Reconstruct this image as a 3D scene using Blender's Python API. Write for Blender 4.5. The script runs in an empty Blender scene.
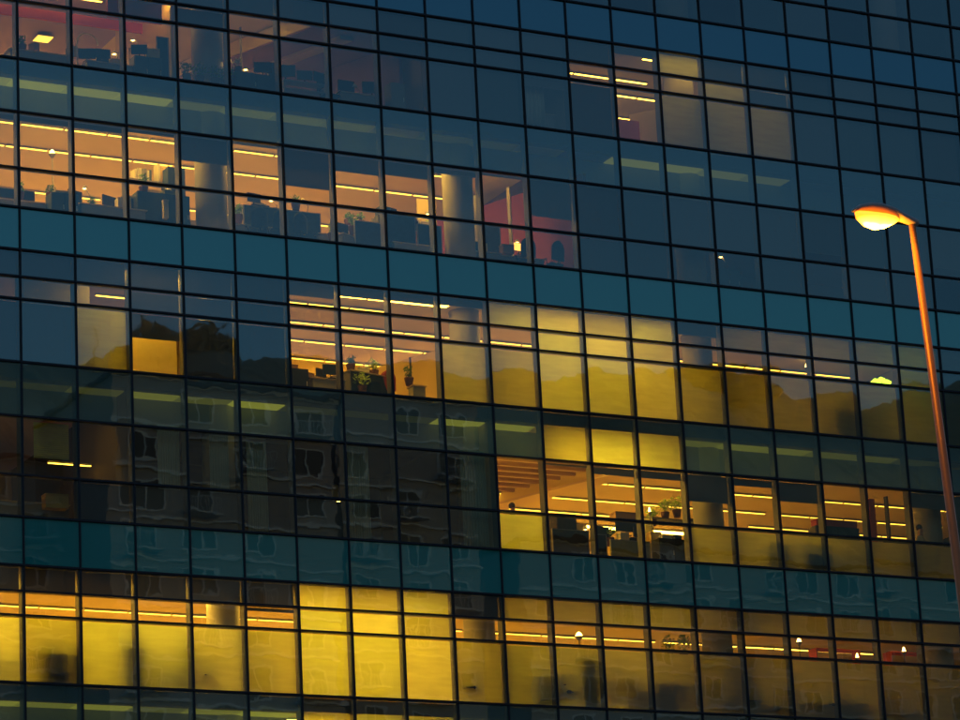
import bpy, bmesh, math, random
from mathutils import Vector, Matrix, noise
random.seed(7)
PI = math.pi
sc = bpy.context.scene
C = sc.collection
W = 1.5                                   # width of one window bay
# heights of the transoms, top to bottom
ZR = {-9: 43.55, -8: 42.95, -7: 41.88-.2, -6: 40.70, -5: 39.173, -4: 38.085, -3: 36.994, -2: 36.267, -1: 35.705,
      0: 34.088, 1: 32.613, 2: 31.069, 3: 30.0, 4: 28.857, 5: 28.133, 6: 27.539, 7: 25.865, 8: 24.442, 9: 22.903,
      10: 21.835, 11: 20.59, 12: 19.929, 13: 19.315, 14: 17.625, 15: 16.19, 16: 14.65, 17: 13.58}
X0, X1 = -3, 23                           # bays of curtain wall that are modelled

# ------------------------------------------------------------------ materials
MATS = {}
def mat(name, col, rough=.6, metal=0, emit=None, strength=0, noise_amt=0, noise_scale=3, spec=.3):
    if name in MATS: return MATS[name]
    m = bpy.data.materials.new(name); m.use_nodes = True
    nt = m.node_tree; b = nt.nodes['Principled BSDF']
    b.inputs['Base Color'].default_value = (*col, 1)
    b.inputs['Roughness'].default_value = rough
    b.inputs['Metallic'].default_value = metal
    b.inputs['Specular IOR Level'].default_value = spec
    if emit:
        b.inputs['Emission Color'].default_value = (*emit, 1)
        b.inputs['Emission Strength'].default_value = strength
    if noise_amt:
        tc = nt.nodes.new('ShaderNodeTexCoord'); n = nt.nodes.new('ShaderNodeTexNoise')
        n.inputs['Scale'].default_value = noise_scale; n.inputs['Detail'].default_value = 5
        mp = nt.nodes.new('ShaderNodeMapRange')
        mp.inputs['To Min'].default_value = 1 - noise_amt; mp.inputs['To Max'].default_value = 1 + noise_amt
        mx = nt.nodes.new('ShaderNodeMix'); mx.data_type = 'RGBA'; mx.blend_type = 'MULTIPLY'
        mx.inputs[0].default_value = 1; mx.inputs[6].default_value = (*col, 1)
        nt.links.new(tc.outputs['Object'], n.inputs['Vector'])
        nt.links.new(n.outputs['Fac'], mp.inputs['Value'])
        nt.links.new(mp.outputs['Result'], mx.inputs[7])
        nt.links.new(mx.outputs[2], b.inputs['Base Color'])
    MATS[name] = m
    return m

def glass_mat(name, trans, gloss, refl, wave=.00048, diffuse=None, dfac=0, rough=0.010, streak=0):
    """coated facade glass: tinted see-through layer under a mirror coat"""
    m = bpy.data.materials.new(name); m.use_nodes = True; nt = m.node_tree
    nt.nodes.clear(); N = nt.nodes.new; L = nt.links.new
    out = N('ShaderNodeOutputMaterial')
    tr = N('ShaderNodeBsdfTransparent'); tr.inputs['Color'].default_value = (*trans, 1)
    base = tr.outputs[0]
    if diffuse:
        tl = N('ShaderNodeBsdfTranslucent'); tl.inputs['Color'].default_value = (*diffuse, 1)
        df = N('ShaderNodeBsdfDiffuse'); df.inputs['Color'].default_value = (*diffuse, 1)
        m1 = N('ShaderNodeMixShader'); m1.inputs[0].default_value = .5 if dfac < 1 else 1.0
        L(tl.outputs[0], m1.inputs[1]); L(df.outputs[0], m1.inputs[2])
        m2 = N('ShaderNodeMixShader'); m2.inputs[0].default_value = dfac
        L(base, m2.inputs[1]); L(m1.outputs[0], m2.inputs[2]); base = m2.outputs[0]
    gl = N('ShaderNodeBsdfGlossy'); gl.inputs['Color'].default_value = (*gloss, 1); gl.inputs['Roughness'].default_value = rough
    geo = N('ShaderNodeNewGeometry')
    n1 = N('ShaderNodeTexNoise'); n1.inputs['Scale'].default_value = .75; n1.inputs['Detail'].default_value = 2.5
    L(geo.outputs['Position'], n1.inputs['Vector'])
    bp = N('ShaderNodeBump'); bp.inputs['Strength'].default_value = 1; bp.inputs['Distance'].default_value = wave * 3
    L(n1.outputs['Fac'], bp.inputs['Height']); L(bp.outputs[0], gl.inputs['Normal'])
    fr = N('ShaderNodeFresnel'); fr.inputs['IOR'].default_value = 1.5
    ad = N('ShaderNodeMath'); ad.operation = 'ADD'; ad.inputs[1].default_value = refl; ad.use_clamp = True
    L(fr.outputs[0], ad.inputs[0])
    mx = N('ShaderNodeMixShader'); L(ad.outputs[0], mx.inputs[0]); L(base, mx.inputs[1]); L(gl.outputs[0], mx.inputs[2])
    L(mx.outputs[0], out.inputs['Surface'])
    MATS[name] = m
    return m

def cloth_mat(name, trans, diff, tw=.6):
    """woven blind: lets light from the room glow through"""
    m = bpy.data.materials.new(name); m.use_nodes = True; nt = m.node_tree
    nt.nodes.clear(); N = nt.nodes.new; L = nt.links.new
    out = N('ShaderNodeOutputMaterial')
    tl = N('ShaderNodeBsdfTranslucent'); df = N('ShaderNodeBsdfDiffuse')
    geo = N('ShaderNodeNewGeometry'); mp = N('ShaderNodeMapping'); mp.inputs['Scale'].default_value = (.9, .9, 5)
    n1 = N('ShaderNodeTexNoise'); n1.inputs['Scale'].default_value = 1.6; n1.inputs['Detail'].default_value = 4
    L(geo.outputs['Position'], mp.inputs[0]); L(mp.outputs[0], n1.inputs['Vector'])
    mr = N('ShaderNodeMapRange'); mr.inputs['To Min'].default_value = .72; mr.inputs['To Max'].default_value = 1.2
    L(n1.outputs['Fac'], mr.inputs['Value'])
    mx = N('ShaderNodeMix'); mx.data_type = 'RGBA'; mx.blend_type = 'MULTIPLY'; mx.inputs[0].default_value = 1
    mx.inputs[6].default_value = (*trans, 1); L(mr.outputs[0], mx.inputs[7]); L(mx.outputs[2], tl.inputs['Color'])
    df.inputs['Color'].default_value = (*diff, 1)
    ms = N('ShaderNodeMixShader'); ms.inputs[0].default_value = 1 - tw
    L(tl.outputs[0], ms.inputs[1]); L(df.outputs[0], ms.inputs[2]); L(ms.outputs[0], out.inputs['Surface'])
    MATS[name] = m
    return m

WARM = (1.0, .60, .065)
WHITE = (1.0, .78, .32)
glass_mat('vision_glass', (.86, .78, .58), (.46, .76, .82), .160)
glass_mat('vision_glass_clear', (.88, .80, .60), (.46, .76, .84), .135)
glass_mat('vision_glass_grey', (.84, .76, .58), (.50, .74, .78), .180)
glass_mat('frosted_glass', (.66, .80, .60), (.52, .86, .95), .15, diffuse=(.16, .32, .30), dfac=.45)
glass_mat('blue_spandrel_glass', (.0, .0, .0), (.43, .8, .95), .15, diffuse=(.01, .09, .13), dfac=1.0)
glass_mat('teal_spandrel_glass', (.0, .0, .0), (.5, .9, .95), .13, diffuse=(.02, .23, .21), dfac=1.0)
cloth_mat('woven_blind', (.76, .98, .25), (.42, .42, .44), .62)
cloth_mat('woven_blind_olive', (.66, .76, .17), (.36, .36, .34), .62)
cloth_mat('woven_blind_pale', (.84, 1.0, .36), (.46, .46, .48), .66)
cloth_mat('blackout_blind', (.08, .075, .06), (.17, .20, .26), .12)
cloth_mat('curtain_cloth', (.6, .7, .65), (.70, .82, .80), .25)
mat('mullion_cap', (.018, .022, .03), .45, .4)
mat('mullion_fin', (.22, .23, .28), .5)
mat('slab', (.12, .12, .11), .8, noise_amt=.2)
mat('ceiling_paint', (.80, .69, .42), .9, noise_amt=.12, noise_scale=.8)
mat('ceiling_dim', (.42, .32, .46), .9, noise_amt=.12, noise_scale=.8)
mat('carpet', (.62, .52, .40), .95, noise_amt=.15)
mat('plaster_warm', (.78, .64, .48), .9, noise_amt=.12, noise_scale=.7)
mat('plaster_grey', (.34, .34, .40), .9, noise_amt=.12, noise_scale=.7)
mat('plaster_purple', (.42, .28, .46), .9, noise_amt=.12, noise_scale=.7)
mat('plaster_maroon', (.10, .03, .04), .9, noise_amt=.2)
mat('panel_yellow', (.85, .72, .36), .8, noise_amt=.1, noise_scale=1.2)
mat('red_paint', (.72, .11, .03), .7, noise_amt=.1)
mat('red_dull', (.26, .05, .055), .8, noise_amt=.1)
mat('frame_dark', (.04, .04, .05), .5)
mat('column_paint', (.42, .41, .40), .7, noise_amt=.1, noise_scale=1.5)
mat('desk_top', (.65, .56, .44), .5)
mat('steel_blue', (.07, .12, .19), .5, noise_amt=.15)
mat('steel_grey', (.30, .31, .33), .5)
mat('black_plastic', (.02, .022, .03), .4)
mat('fabric_blue', (.05, .08, .13), .9, noise_amt=.2, noise_scale=9)
mat('fabric_green', (.26, .28, .16), .95, noise_amt=.15, noise_scale=8)
mat('fabric_red', (.45, .07, .05), .9)
mat('paper_white', (.85, .82, .74), .8)
mat('card_yellow', (.85, .62, .22), .8, noise_amt=.1)
mat('card_brown', (.38, .24, .13), .9, noise_amt=.2)
mat('leaf', (.10, .26, .03), .6, noise_amt=.35, noise_scale=20)
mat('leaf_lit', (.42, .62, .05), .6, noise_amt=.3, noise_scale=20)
mat('terracotta', (.16, .08, .06), .8)
mat('skin', (.55, .30, .19), .6)
mat('hair', (.05, .03, .02), .8)
mat('shirt_pale', (.80, .68, .36), .9)
mat('trousers_dark', (.04, .04, .06), .9)
mat('bulb', (1, .8, .4), emit=(1, .62, .16), strength=7)
mat('green_bulb', (.5, .9, .1), emit=(.55, 1, .04), strength=1.6)
mat('screen_lit', (.5, .6, .7), emit=(.35, .55, .8), strength=.35)
mat('screen_warm', (.5, .4, .2), emit=(1, .42, .08), strength=1.3)
mat('pole_paint', (.26, .13, .06), .45, .3, noise_amt=.15, noise_scale=6)
mat('lamp_shell', (.32, .28, .26), .45, .2)
mat('sodium_bowl', (1, .7, .3), emit=(1.0, .50, .04), strength=14)

def bowl_mat():
    """diffuser bowl: white hot round the burner, amber towards its rim"""
    m = MATS['sodium_bowl']; nt = m.node_tree; b = nt.nodes['Principled BSDF']
    tc = nt.nodes.new('ShaderNodeTexCoord'); vm = nt.nodes.new('ShaderNodeVectorMath'); vm.operation = 'DISTANCE'
    nt.links.new(tc.outputs['Generated'], vm.inputs[0]); vm.inputs[1].default_value = (.5, .5, .22)
    rp = nt.nodes.new('ShaderNodeValToRGB'); rp.color_ramp.elements[0].position = .12; rp.color_ramp.elements[0].color = (1, .60, .10, 1)
    rp.color_ramp.elements[1].position = .62; rp.color_ramp.elements[1].color = (.13, .022, .0005, 1)
    e = rp.color_ramp.elements.new(.38); e.color = (.6, .18, .008, 1)
    nt.links.new(vm.outputs['Value'], rp.inputs[0]); nt.links.new(rp.outputs[0], b.inputs['Emission Color'])
bowl_mat()
mat('asphalt', (.05, .05, .05), .9, noise_amt=.2)
mat('paving', (.25, .24, .22), .9, noise_amt=.2)
mat('hill_green', (.20, .25, .20), .95, noise_amt=.5, noise_scale=.05)  # hill and tree green lightened, aerial haze put into the base colour
mat('opp_wall', (.32, .31, .30), .9, noise_amt=.2)
mat('opp_trim', (.60, .64, .66), .7)
mat('opp_roof', (.07, .06, .06), .8)
mat('opp_glass', (.03, .04, .05), .1)
def strip_mat(k):
    n = 'strip_%d' % int(k * 10)
    return mat(n, (1, .8, .5), emit=WARM, strength=k)
def cove_mat(k):
    n = 'cove_%d' % int(k * 100)
    return mat(n, (.5, .5, .2), emit=(.80, .68, .08), strength=k)

# ------------------------------------------------------------------ mesh builder
class MB:
    def __init__(s): s.bm = bmesh.new(); s.mats = []
    def mi(s, m):
        m = MATS[m] if isinstance(m, str) else m
        if m not in s.mats: s.mats.append(m)
        return s.mats.index(m)
    def face(s, vs, m=0):
        f = s.bm.faces.new([s.bm.verts.new(v) for v in vs]); f.material_index = m; return f
    def box(s, x0, x1, y0, y1, z0, z1, m='slab', bev=0, rot=0, org=None):
        k = s.mi(m)
        r = bmesh.ops.create_cube(s.bm, size=1)
        vs = r['verts']
        for v in vs:
            v.co = Vector((x0 + (v.co.x + .5) * (x1 - x0), y0 + (v.co.y + .5) * (y1 - y0), z0 + (v.co.z + .5) * (z1 - z0)))
        fs = list({f for v in vs for f in v.link_faces})
        for f in fs: f.material_index = k
        if bev:
            es = list({e for v in vs for e in v.link_edges})
            r2 = bmesh.ops.bevel(s.bm, geom=es, offset=bev, segments=2, affect='EDGES')
            for f in r2['faces']: f.material_index = k
            vs = list({v for f in r2['faces'] for v in f.verts} | {v for v in vs if v.is_valid})
        if rot:
            c = Vector(org) if org else Vector(((x0 + x1) / 2, (y0 + y1) / 2, 0))
            bmesh.ops.rotate(s.bm, verts=vs, cent=c, matrix=Matrix.Rotation(rot, 3, 'Z'))
        return s
    def lathe(s, prof, m, c=(0, 0, 0), n=20, sx=1, sy=1):
        k = s.mi(m); rings = []
        for r, z in prof:
            rings.append([s.bm.verts.new((c[0] + r * sx * math.cos(2 * PI * i / n), c[1] + r * sy * math.sin(2 * PI * i / n), c[2] + z)) for i in range(n)])
        for a, b in zip(rings, rings[1:]):
            for i in range(n):
                f = s.bm.faces.new((a[i], a[(i + 1) % n], b[(i + 1) % n], b[i])); f.material_index = k; f.smooth = True
        for rg, fl in ((rings[0], True), (rings[-1], False)):
            f = s.bm.faces.new(rg[::-1] if fl else rg); f.material_index = k
        return s
    def tube(s, pts, r, m, n=8):
        k = s.mi(m); pts = [Vector(p) for p in pts]; rings = []
        rr = r if isinstance(r, (list, tuple)) else [r] * len(pts)
        for i, p in enumerate(pts):
            d = (pts[min(i + 1, len(pts) - 1)] - pts[max(i - 1, 0)]).normalized()
            a = d.orthogonal().normalized() if i == 0 else (prev - d * prev.dot(d)).normalized()
            prev = a; b = d.cross(a)
            rings.append([s.bm.verts.new(p + (a * math.cos(2 * PI * j / n) + b * math.sin(2 * PI * j / n)) * rr[i]) for j in range(n)])
        for a, b in zip(rings, rings[1:]):
            for j in range(n):
                f = s.bm.faces.new((a[j], a[(j + 1) % n], b[(j + 1) % n], b[j])); f.material_index = k; f.smooth = True
        for rg in (rings[0][::-1], rings[-1]):
            s.bm.faces.new(rg).material_index = k
        return s
    def leaves(s, n, c, rad, size, m, squash=1):
        k = s.mi(m)
        for _ in range(n):
            v = Vector((random.gauss(0, 1), random.gauss(0, 1), random.gauss(0, 1))).normalized() * rad * random.random() ** .45
            v.z *= squash; p = Vector(c) + v
            a = Vector((random.uniform(-1, 1), random.uniform(-1, 1), random.uniform(-.5, 1))).normalized()
            b = a.orthogonal().normalized(); q = size * random.uniform(.6, 1.3)
            f = s.bm.faces.new([s.bm.verts.new(p + w) for w in (-a * q, b * q * .4, a * q, -b * q * .4)]); f.material_index = k
        return s
    def out(s, name, parent=None, recalc=True):
        if recalc: bmesh.ops.recalc_face_normals(s.bm, faces=s.bm.faces)
        me = bpy.data.meshes.new(name); s.bm.to_mesh(me); s.bm.free()
        for m in s.mats: me.materials.append(m)
        o = bpy.data.objects.new(name, me); C.objects.link(o)
        if parent: o.parent = parent
        return o
def tag(o, label, cat, group=None):
    o['label'] = label; o['category'] = cat
    if group: o['group'] = group
    return o
def empty(name, label, cat, loc, rz=0, group=None):
    o = bpy.data.objects.new(name, None); C.objects.link(o); o.location = loc; o.rotation_euler = (0, 0, rz)
    o.empty_display_size = .1
    return tag(o, label, cat, group)
def structure(o): o['kind'] = 'structure'; return o
def clone(root, label, loc, rz=0, scale=None):
    r = root.copy(); C.objects.link(r); r.location = loc; r.rotation_euler = (0, 0, rz); r['label'] = label
    if scale: r.scale = scale
    for ch in list(root.children):
        c = ch.copy(); C.objects.link(c); c.parent = r
        for g in list(ch.children):
            d = g.copy(); C.objects.link(d); d.parent = c
    return r

# ------------------------------------------------------------------ the glass building
B = empty('glass_office_building', 'dark glass office block with teal bands and lit orange office windows filling the view', 'office building', (0, 0, 0))
zt, zb = ZR[-9], ZR[17]
for i in range(X0, X1 + 1):
    m = MB(); x = i * W
    m.box(x - .024, x + .024, -.045, .012, zb, zt, 'mullion_cap', .006)
    m.box(x - .045, x + .045, .0125, .27, zb, zt, 'mullion_fin')
    m.out('mullion', B)
for r, z in ZR.items():
    m = MB()
    m.box(X0 * W, X1 * W, -.06, .01, z - .027, z + .027, 'mullion_cap', .006)
    m.box(X0 * W, X1 * W, .0135, .13, z - .03, z + .03, 'mullion_fin')
    m.out('transom', B)

KIND = {-9: 'C', -8: 'D', -7: 'E', -6: 'F', -5: 'G', -4: 'A', -3: 'B', -2: 'C', -1: 'D', 0: 'E', 1: 'F', 2: 'G', 3: 'A', 4: 'B', 5: 'C', 6: 'D',
        7: 'E', 8: 'F', 9: 'G', 10: 'A', 11: 'B', 12: 'C', 13: 'D', 14: 'E', 15: 'F', 16: 'G'}
# blinds: (row, bay) -> (share of the pane covered, cloth)
BL = {}
def bl(rows, bays, f, kind='w'):
    for r in (rows if isinstance(rows, (list, tuple, range)) else [rows]):
        for b in (bays if isinstance(bays, (list, tuple, range)) else [bays]): BL[(r, b)] = (f, kind)
# top storey (rows -3,-2,-1)
bl([-3, -2], range(3, 4), 1, 'k'); bl([-3, -2], [7], 1, 'k'); bl(-3, [4, 5, 6], 1, 'k')
bl([-3, -2, -1], [8, 9], 1, 'k'); bl([-3, -2], [10], 1, 'k'); bl(-3, 11, 1, 'k'); bl(-1, [10], .18, 'k'); bl(-1, 11, 1, 'k')
bl(-3, 12, .28, 'k'); bl(-3, 13, 1, 'w'); bl(-2, 14, 1, 'w'); bl(-1, [13, 14, 15], 1, 'w'); bl(-3, [14, 15, 16, 17, 18], 1, 'k')
bl([-3, -2, -1], range(18, 23), 1, 'k'); bl([-3], range(-3, 3), 1, 'k'); bl(-1, [16, 17], 1, 'k'); bl(-2, [15, 16, 17], 1, 'k')
# upper lit storey (rows 1,2)
bl(1, [3], .46, 'k'); bl(1, 5, .70, 'k'); bl(1, [-1, 0, 1], .10, 'k'); bl(1, 2, .05, 'k'); bl(1, 6, .30, 'k'); bl(1, 7, .26, 'k')
bl(1, 8, .10, 'k'); bl(1, 10, .72, 'k'); bl([1, 2], [11, 12, 13, 14, 15], 1, 'k'); bl(2, 13, 0, 'k'); bl([1, 2], [17, 18, 20, 21, 22], 1, 'k'); bl(1, [16, 19], .8, 'k')
BL[(2, 14)] = (0, 'k')
# middle storey (rows 4,5,6)
bl([4], [-3, -2, -1, 0, 1, 2, 3, 4], 1, 'k'); bl(5, [2, 3, 4], 1, 'k'); bl(6, [-1, 0, 3, 4], 1, 'k'); bl(6, 1, 1, 'w'); bl(6, 2, .40, 'k')
bl(4, 5, .55, 'k'); bl(4, 6, .38, 'k'); bl(4, 7, .35, 'k')
bl(4, 8, .3, 'k'); bl(4, 9, 1, 'w'); bl(6, [8, 9], 1, 'w'); bl([4, 5, 6], [10, 11, 12], 1, 'w'); bl(6, [13, 14, 15, 16, 17, 18], 1, 'w')
bl(4, [13], .5, 'k'); bl(4, [14, 15, 16, 17], 1, 'w'); bl([4, 5, 6], [18, 19, 20, 21, 22], 1, 'w')
# frosted band under it
bl(7, [10, 11, 12], 1, 'w')
# lower lit storey (rows 8,9)
bl(9, [1, 2, 3, 5], 1, 'k'); bl(9, 9, 1, 'w'); bl(8, 10, .04, 'k'); bl(8, 11, .14, 'k'); bl(8, 12, .14, 'k'); bl(8, 13, .52, 'k')
bl(8, 14, .14, 'k'); bl(8, 15, .38, 'k'); bl(9, [13, 14, 15, 16, 17, 18], 1, 'w'); bl([8, 9], [19, 20, 21, 22], 1, 'k'); bl(8, 4, .06, 'k'); bl(8, 18, .30, 'k')
# bottom storey (rows 11,12,13)
bl(11, [-3, -2, -1, 0, 1], 1, 'k'); bl(11, [2, 3, 4], .96, 'k'); bl(11, [5, 6, 7], 1, 'w'); bl(12, [5, 6, 7], 1, 'w'); bl(11, 8, 1, 'k'); bl(11, range(9, 22), 1, 'w')
bl(13, range(-3, 23), 1, 'w')
bl(14, [5, 6, 7], 1, 'w')
bl(12, 4, .16, 'k')
FROST_CLEAR = {(7, 10), (7, 11), (7, 12), (14, 5), (14, 6), (14, 7)}

def pane_quad(mb, i, r, mname, tilt=True):
    x0, x1 = i * W + .025, (i + 1) * W - .025
    z1, z0 = ZR[r] - .028, ZR[r + 1] + .028
    a = random.gauss(0, .0009) if tilt else 0; b = random.gauss(0, .0009) if tilt else 0
    hx, hz = (x1 - x0) / 2, (z1 - z0) / 2
    def y(sx, sz): return .004 + a * sx * hx + b * sz * hz
    k = mb.mi(mname)
    mb.face([(x0, y(-1, -1), z0), (x1, y(1, -1), z0), (x1, y(1, 1), z1), (x0, y(-1, 1), z1)], k)
def make_blind(i, r, f, kind, parent):
    x0, x1 = i * W + .09, (i + 1) * W - .07
    z1, z0 = ZR[r] - .035, ZR[r + 1] + .035
    zb_ = z1 - (z1 - z0) * f + (0 if f >= 1 else .02)
    m = MB(); cn = ('woven_blind', 'woven_blind_olive', 'woven_blind_pale', 'woven_blind')[(i * 7 + r * 5) % 4] if kind == 'w' else 'blackout_blind'
    if kind == 'w' and i >= 13: cn = 'woven_blind_olive'  # right-hand bays all take the darker olive cloth
    k = m.mi(cn); n = 6; yo = .17
    prev = None
    for j in range(n + 1):
        x = x0 + (x1 - x0) * j / n
        y = yo + .006 * math.sin(j * 1.7 + i * 2 + r)
        cur = (m.bm.verts.new((x, y, z1)), m.bm.verts.new((x, y, zb_)))
        if prev: m.bm.faces.new((prev[1], cur[1], cur[0], prev[0])).material_index = k
        prev = cur
    if f < 1: m.box(x0, x1, yo - .012, yo + .012, zb_ - .022, zb_ - .002, 'mullion_fin')
    return m.out('roller_blind', parent, recalc=False)

PNAME = {'A': ('spandrel_panel', 'teal_spandrel_glass'), 'B': ('clerestory_window', 'vision_glass'), 'C': ('transom_window', 'vision_glass'),
         'D': ('window', 'vision_glass'), 'E': ('frosted_panel', 'frosted_glass'), 'F': ('window', 'vision_glass'), 'G': ('lower_window', 'vision_glass')}
rest = MB(); cnt = {}
cells = []
for r in range(-9, 17):
    for i in range(X0, X1): cells.append((r, i))
# bays in the picture first, the few outside it go into one mesh
def inview(r, i):
    if r < -5 or r > 14 or i < -1 or i > 21: return False
    if r <= -2 and i < (-1 - r) * 3.5 - 4: return False
    return True
for r, i in cells:
    kd = KIND[r]; nm, mt = PNAME[kd]
    if (r, i) in FROST_CLEAR: mt = 'vision_glass'
    if mt == 'vision_glass': mt = random.choice(('vision_glass', 'vision_glass', 'vision_glass_clear', 'vision_glass_grey'))
    if r == -4: mt = 'blue_spandrel_glass'
    if inview(r, i) and cnt.get(nm, 0) < 99:
        m = MB(); pane_quad(m, i, r, mt); o = m.out(nm, B, recalc=False); cnt[nm] = cnt.get(nm, 0) + 1
    else:
        pane_quad(rest, i, r, mt); o = B
    if (r, i) in BL and BL[(r, i)][0] > 0:
        make_blind(i, r, BL[(r, i)][0], BL[(r, i)][1], o)
    if kd == 'A':        # insulated back-up behind the teal glass
        pass
o = rest.out('glazing', B, recalc=False); o['kind'] = 'stuff'
for r in (-4, 3, 10):
    MB().box(X0 * W, X1 * W, .28, .42, ZR[r + 1] + .02, ZR[r] - .05, 'slab').out('spandrel_backing', B)

# storeys: name -> floor height, ceiling height
def e_ceiling(r): return ZR[r] - .27 * (ZR[r] - ZR[r + 1])
ST = {'top': (ZR[0] - .03, ZR[-3] - .02), 'upper': (ZR[3] - .12, e_ceiling(0)), 'middle': (ZR[7] - .03, ZR[4] - .02),
      'lower': (ZR[10] - .12, e_ceiling(7)), 'bottom': (ZR[14] - .03, ZR[11] - .02), 'under': (ZR[17] - .1, e_ceiling(14)), 'attic': (ZR[-4] - .12, e_ceiling(-7))}
DEEP = 13.0
def slab(z1, z0, nm='floor_slab', mt='slab'):
    return MB().box(X0 * W, X1 * W, .30, DEEP, z0, z1, mt).out(nm, B)
order = ['attic', 'top', 'upper', 'middle', 'lower', 'bottom', 'under']
for a, b in zip(order, order[1:]):
    m = MB(); fz = ST[a][0]; cz = ST[b][1]
    m.box(X0 * W, X1 * W, .435, DEEP, cz + .03, fz - .02, 'slab'); m.box(X0 * W, X1 * W, .435, DEEP, fz - .02, fz, 'carpet')
    m.out('floor_slab', B)
    if fz - cz < .6:     # slab edge seen through the frosted band
        MB().box(X0 * W, X1 * W, .14, .43, cz + .002, fz - .002, 'slab').out('slab_edge', B)
MB().box(X0 * W, X1 * W, .3, DEEP, ST['under'][0] - .3, ST['under'][0], 'carpet').out('floor_slab', B)
MB().box(X0 * W, X1 * W, .02, DEEP, ZR[-9] + .05, ZR[-9] + .4, 'slab').out('roof_slab', B)
for s in (X0 * W - .25, X1 * W + .05):
    MB().box(s, s + .2, -.06, DEEP, zb, zt, 'mullion_cap').out('side_wall', B)
# the storeys below the frame, down to the street
m = MB(); m.box(X0 * W - .25, X1 * W + .25, .06, DEEP, 0, zb - .33, 'steel_blue')
m.out('lower_storeys', B)
for j in range(6):
    MB().box(X0 * W - .2, X1 * W + .2, -.06, .05, j * 2.0 + 1.0, j * 2.0 + 1.12, 'mullion_cap').out('lower_transom', B)

# zones: storey, bay from, bay to, ceiling, back wall, depth of the back wall
def zone(st, a, b, ceil, wall, deep=11.5, left=None, right=None):
    f, c = ST[st]
    MB().box(a * W + .005, b * W - .005, .30 if st in ('top', 'middle', 'bottom') else .44, deep, c + .004, c + .026, ceil).out('ceiling', B)
    MB().box(a * W + .005, b * W - .005, deep, deep + .1, f + .003, c, wall).out('back_wall', B)
    if left: MB().box(a * W - .05, a * W + .05, .29, deep - .01, f + .004, c - .003, left).out('partition_wall', B)
def skew(st, x, y0, y1, z0, z1, mt, th=.08, k=.4, name='partition_wall', parent=None):
    """inner walls of this building run slightly askew to the facade"""
    f, c = ST[st]; z0 += f; z1 = min(f + z1, c - .006)
    m = MB(); i = m.mi(mt); xa = x * W; xb = xa - k * (y1 - y0)
    pts = [(xa, y0), (xa + th, y0), (xb + th, y1), (xb, y1)]
    v = [m.bm.verts.new((p[0], p[1], z)) for z in (z0, z1) for p in pts]
    for q in ((0, 3, 2, 1), (4, 5, 6, 7), (0, 1, 5, 4), (1, 2, 6, 5), (2, 3, 7, 6), (3, 0, 4, 7)):
        m.bm.faces.new([v[j] for j in q]).material_index = i
    return m.out(name, parent or B)

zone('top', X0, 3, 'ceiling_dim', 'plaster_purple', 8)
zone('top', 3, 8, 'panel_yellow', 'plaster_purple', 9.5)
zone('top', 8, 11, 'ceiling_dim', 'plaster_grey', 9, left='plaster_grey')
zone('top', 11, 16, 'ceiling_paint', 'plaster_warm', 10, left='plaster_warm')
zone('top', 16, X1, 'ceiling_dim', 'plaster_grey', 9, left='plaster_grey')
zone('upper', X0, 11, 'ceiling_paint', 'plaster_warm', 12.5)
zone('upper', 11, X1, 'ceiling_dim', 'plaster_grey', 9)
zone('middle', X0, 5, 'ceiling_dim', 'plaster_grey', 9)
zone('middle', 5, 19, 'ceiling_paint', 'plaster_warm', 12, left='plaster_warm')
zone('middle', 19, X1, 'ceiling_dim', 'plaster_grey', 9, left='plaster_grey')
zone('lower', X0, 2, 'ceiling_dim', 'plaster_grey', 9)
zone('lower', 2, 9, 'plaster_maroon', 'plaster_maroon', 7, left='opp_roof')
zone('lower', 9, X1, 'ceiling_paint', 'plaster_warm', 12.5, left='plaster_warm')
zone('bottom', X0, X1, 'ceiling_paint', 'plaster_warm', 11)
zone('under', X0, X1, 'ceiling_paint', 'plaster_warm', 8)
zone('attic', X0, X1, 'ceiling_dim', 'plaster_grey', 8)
# round concrete columns
for st in order:
    f, c = ST[st]
    for cx in (3.93, 8.93, 13.93, 18.93):
        m = MB(); m.lathe([(.43, f + .002), (.43, (f + c) / 2), (.43, c - .003)], 'column_paint', (cx * W, 1.22, 0), 32); m.out('column', B)

# pelmet, plus added glowing panels that stand in for light in the frosted band
COVE = {0: {-3: .5, -2: .5, -1: .5, 0: .6, 1: .5, 2: .5, 3: .16, 4: .2, 5: .18, 6: .12, 9: .03, 12: .34, 13: .34, 14: .22, 15: .18, 8: .02},
        7: {-1: .04, 0: .05, 1: .10, 2: .42, 3: .22, 4: .72, 5: .04, 6: .03, 7: .06, 8: .60, 9: .55, 13: .22, 14: .34, 15: .30, 16: .16, 17: .14, 18: .05},
        14: {-1: .65, 0: .42, 1: .60, 2: .20, 3: .40, 4: .75, 8: .40, 9: .25, 10: .2, 11: .18, 12: .15, 13: .1},
        -7: {9: .2, 10: .25, 11: .3}}
for r, dct in COVE.items():
    c = e_ceiling(r)
    for a, b in {0: [(X0, X1)], 7: [(X0, 10.35), (13, X1)], 14: [(X0, 5), (8, X1)], -7: [(X0, X1)]}[r]:
        MB().box(a * W, b * W, .96, 1.0, ZR[r + 1] + .25, c - .012, 'plaster_grey').out('pelmet', B)
    for i, k in dct.items():
        MB().box(i * W + .01, (i + 1) * W - .01, .12 + .30 * (r != 99), .93, c - .034, c - .008, cove_mat(k * .33)).out('cove_glow_panel', B)

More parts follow.
